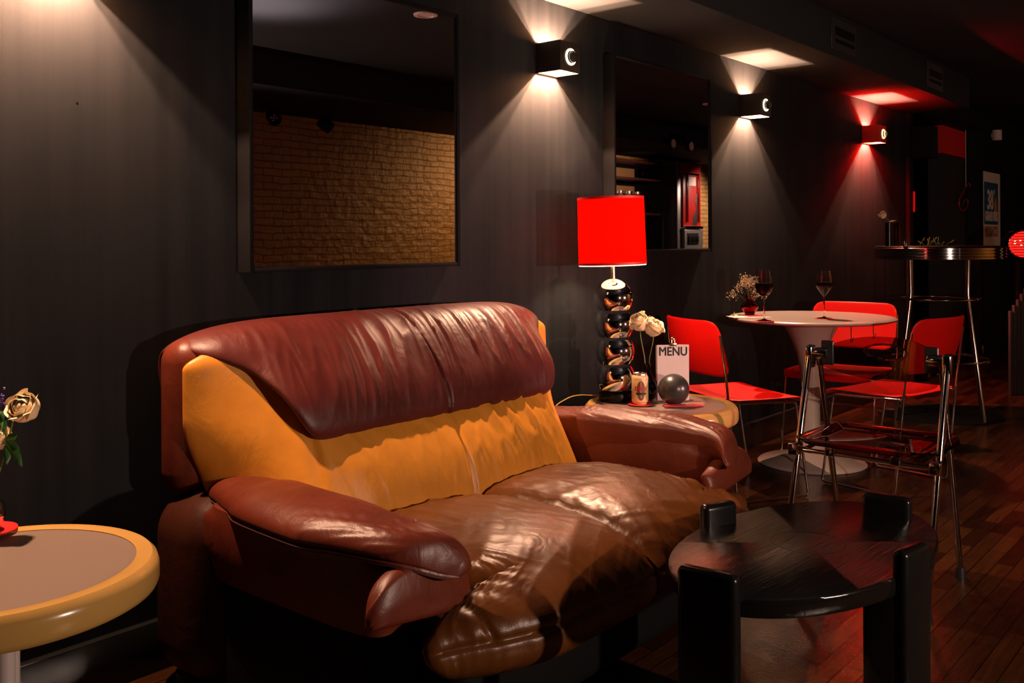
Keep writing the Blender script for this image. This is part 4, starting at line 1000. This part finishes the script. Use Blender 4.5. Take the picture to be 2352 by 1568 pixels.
for (x, y, lab) in ((3.60, 1.05, 'round pale ceiling disc seen at the top of the big mirror'), (7.6, .6, 'round pale ceiling disc seen in the second mirror')):
    t = thing('ceiling_disc', (x, y, CEIL), 0, lab, 'ceiling light', 'flush ceiling discs'); obj('disc', MB().lathe([(0, -.004), (.042, -.004), (.044, -.009), (.064, -.007), (.066, 0), (0, 0)], seg=48), 'white_disc', t)
em = thing('emergency_light', (8.82, -.45, 2.215), 0, 'black twin-head emergency light on the soffit, reflected in the second mirror', 'light')
obj('light_body', MB().rbox(-.12, .12, 0, .06, -.06, .05, .01), 'near_black', em); obj('silver_strip', MB().box(-.12, .12, .06, .064, -.065, -.055), 'dark_chrome', em, smooth=False)
for s_ in (-1, 1):
    hd = MB().lathe([(0, 0), (.05, 0), (.056, -.02), (.04, -.06), (0, -.06)], seg=32); hd.move(rot=rx(-pi / 2)); hd.move((s_ * .187, .075, -.06)); obj('lamp_head', hd, 'near_black', em)
    ds = MB().lathe([(0, 0), (.046, 0), (.046, .002), (0, .003)], seg=32); ds.move(rot=rx(-pi / 2)); ds.move((s_ * .187, .075, -.06)); obj('lamp_face', ds, 'white_disc', em)
# dark pillar, shelves, cigarette machine
pl_ = tag(obj('brick_pillar', MB().box(10.05, 10.36, BY, BY + .10, 0, 2.155), 'black_brick', smooth=False), 'black painted brick pier between shelves and red machine, reflected in the second mirror', 'pillar'); pl_['kind'] = 'structure'
shf = thing('shelving', (9.25, BY, 0), 0, 'dark open shelves with jars, reflected in the second mirror', 'shelf')
obj('side_board', MB().box(-.70, -.67, 0, .26, 0, 2.1).box(.67, .71, 0, .26, 0, 2.1), 'near_black', shf, smooth=False)
obj('back_board', MB().box(-.67, .67, 0, .015, 0, 2.1), 'near_black', shf, smooth=False)
obj('pale_panel', MB().box(-.65, .44, .015, .02, 1.90, 2.01).box(-.65, .44, .015, .02, 1.60, 1.80), 'amber_board', shf, smooth=False)
for z in (2.08, 1.88, 1.475, 1.02, .6, .2): obj('shelf_board', MB().box(-.67, .67, 0, .25, z - .025, z), 'wood_shelf', shf, smooth=False)
jt = thing('glass_jar', (9.0, BY + .12, 1.475), 0, 'clear glass jar with metal lid, first from the left on the mirrored shelf', 'jar', 'glass jars on the dark shelves')
obj('jar_body', MB().lathe([(0, 0), (.045, 0), (.048, .01), (.048, .10), (.036, .125), (.036, .14), (0, .14)], seg=24), 'clear_glass', jt); obj('lid', MB().lathe([(0, .14), (.04, .14), (.04, .158), (0, .16)], seg=24), 'aluminium', jt)
for k, w_ in ((1, 'second'), (2, 'third'), (3, 'fourth')):
    c = copy_tree(jt); c.location = (9.0 + .19 * k, BY + .12, 1.475); c['label'] = 'clear glass jar with metal lid, %s from the left on the mirrored shelf' % w_
for c in [o for o in bpy.data.objects if o.name.startswith('glass_jar')]: c.scale = (1.6, 1.6, 1.6)
gb = tag(obj('glass_globe', MB().sphere((0, 0, .07), .07, 32), 'dark_glass'), 'dark glass globe on the upper shelf seen in the second mirror', 'globe'); gb.location = (9.78, BY + .13, 1.88)
bo = tag(obj('bottle', MB().lathe([(0, 0), (.032, 0), (.034, .01), (.034, .17), (.012, .22), (.012, .28), (0, .28)], seg=24), 'dark_glass'), 'dark bottle on the shelf beside the jars, seen in the second mirror', 'bottle'); bo.location = (9.80, BY + .13, 1.475)
cm = thing('vending_machine', (10.62, BY, 0), 0, 'old red and chrome vending machine reflected in the second mirror', 'machine')
obj('cabinet', MB().rbox(-.30, .27, .002, .24, .02, 2.14, .01), 'grey_metal', cm)
obj('red_front', MB().rbox(-.20, .25, .24, .265, 1.33, 2.12, .006), 'red_paint', cm)
obj('lower_panel', MB().rbox(-.20, .27, .24, .285, .3, 1.29, .012), 'grey_metal', cm)
fr = MB().rbox(-.125, -.10, .265, .285, 1.38, 1.99, .004).rbox(.155, .18, .265, .285, 1.38, 1.99, .004).rbox(-.125, .18, .265, .285, 1.97, 1.995, .004).rbox(-.19, .25, .262, .30, 1.295, 1.33, .006)
obj('chrome_trim', fr, 'chrome', cm)
obj('display_card', MB().box(-.07, .11, .265, .272, 1.84, 1.95), 'white_disc', cm, smooth=False)
obj('chrome_mirror', MB().prism([(.02, 1.34), (.14, 1.34), (.14, 1.75), (.09, 1.66), (.13, 1.56), (.05, 1.46)], 0, .004).move(rot=Matrix(((1, 0, 0), (0, 0, 1), (0, 1, 0)))).move((0, .266, 0)), 'aluminium', cm, smooth=False)
obj('knob_slot', MB().box(-.14, .14, .285, .29, 1.10, 1.24), 'near_black', cm, smooth=False)
kb = MB()
for k in range(5): kb.rbox(-.105 + k * .048, -.085 + k * .048, .29, .315, 1.12, 1.21, .004)
obj('pull_knobs', kb, 'chrome', cm)
# stands added by the brick wall, unseen, to carry the key and pink light
for K_, lab in ((KEY, 'added black spotlight on a slim stand, out of view, the one nearer the camera'), (KEY2, 'added black spotlight on a slim stand, out of view, the one further along')):
    gl = thing('added_spotlight', (K_[0], K_[1], 0), 0, lab, 'lamp', 'added spotlights by the brick wall')
    hd = MB().lathe([(.036, .012), (.040, .012), (.045, -.06), (.030, -.12), (0, -.125), (0, -.12), (.027, -.115), (.041, -.058), (.036, .012)], seg=32); hd.move(rot=rx(-pi / 2)); hd.move((0, -.02, K_[2])); obj('lamp_head', hd, 'near_black', gl)
    obj('bulb', MB().sphere((0, -.045, K_[2]), .02, 20), 'added_bulb_glow', gl)
    obj('stand', MB().tube([(0, -.08, .01), (0, -.08, K_[2] - .045)], .008, 12), 'near_black', gl)
    obj('base', MB().lathe([(0, 0), (.12, 0), (.12, .012), (.01, .02), (0, .02)], (0, -.08, 0), 40), 'near_black', gl)
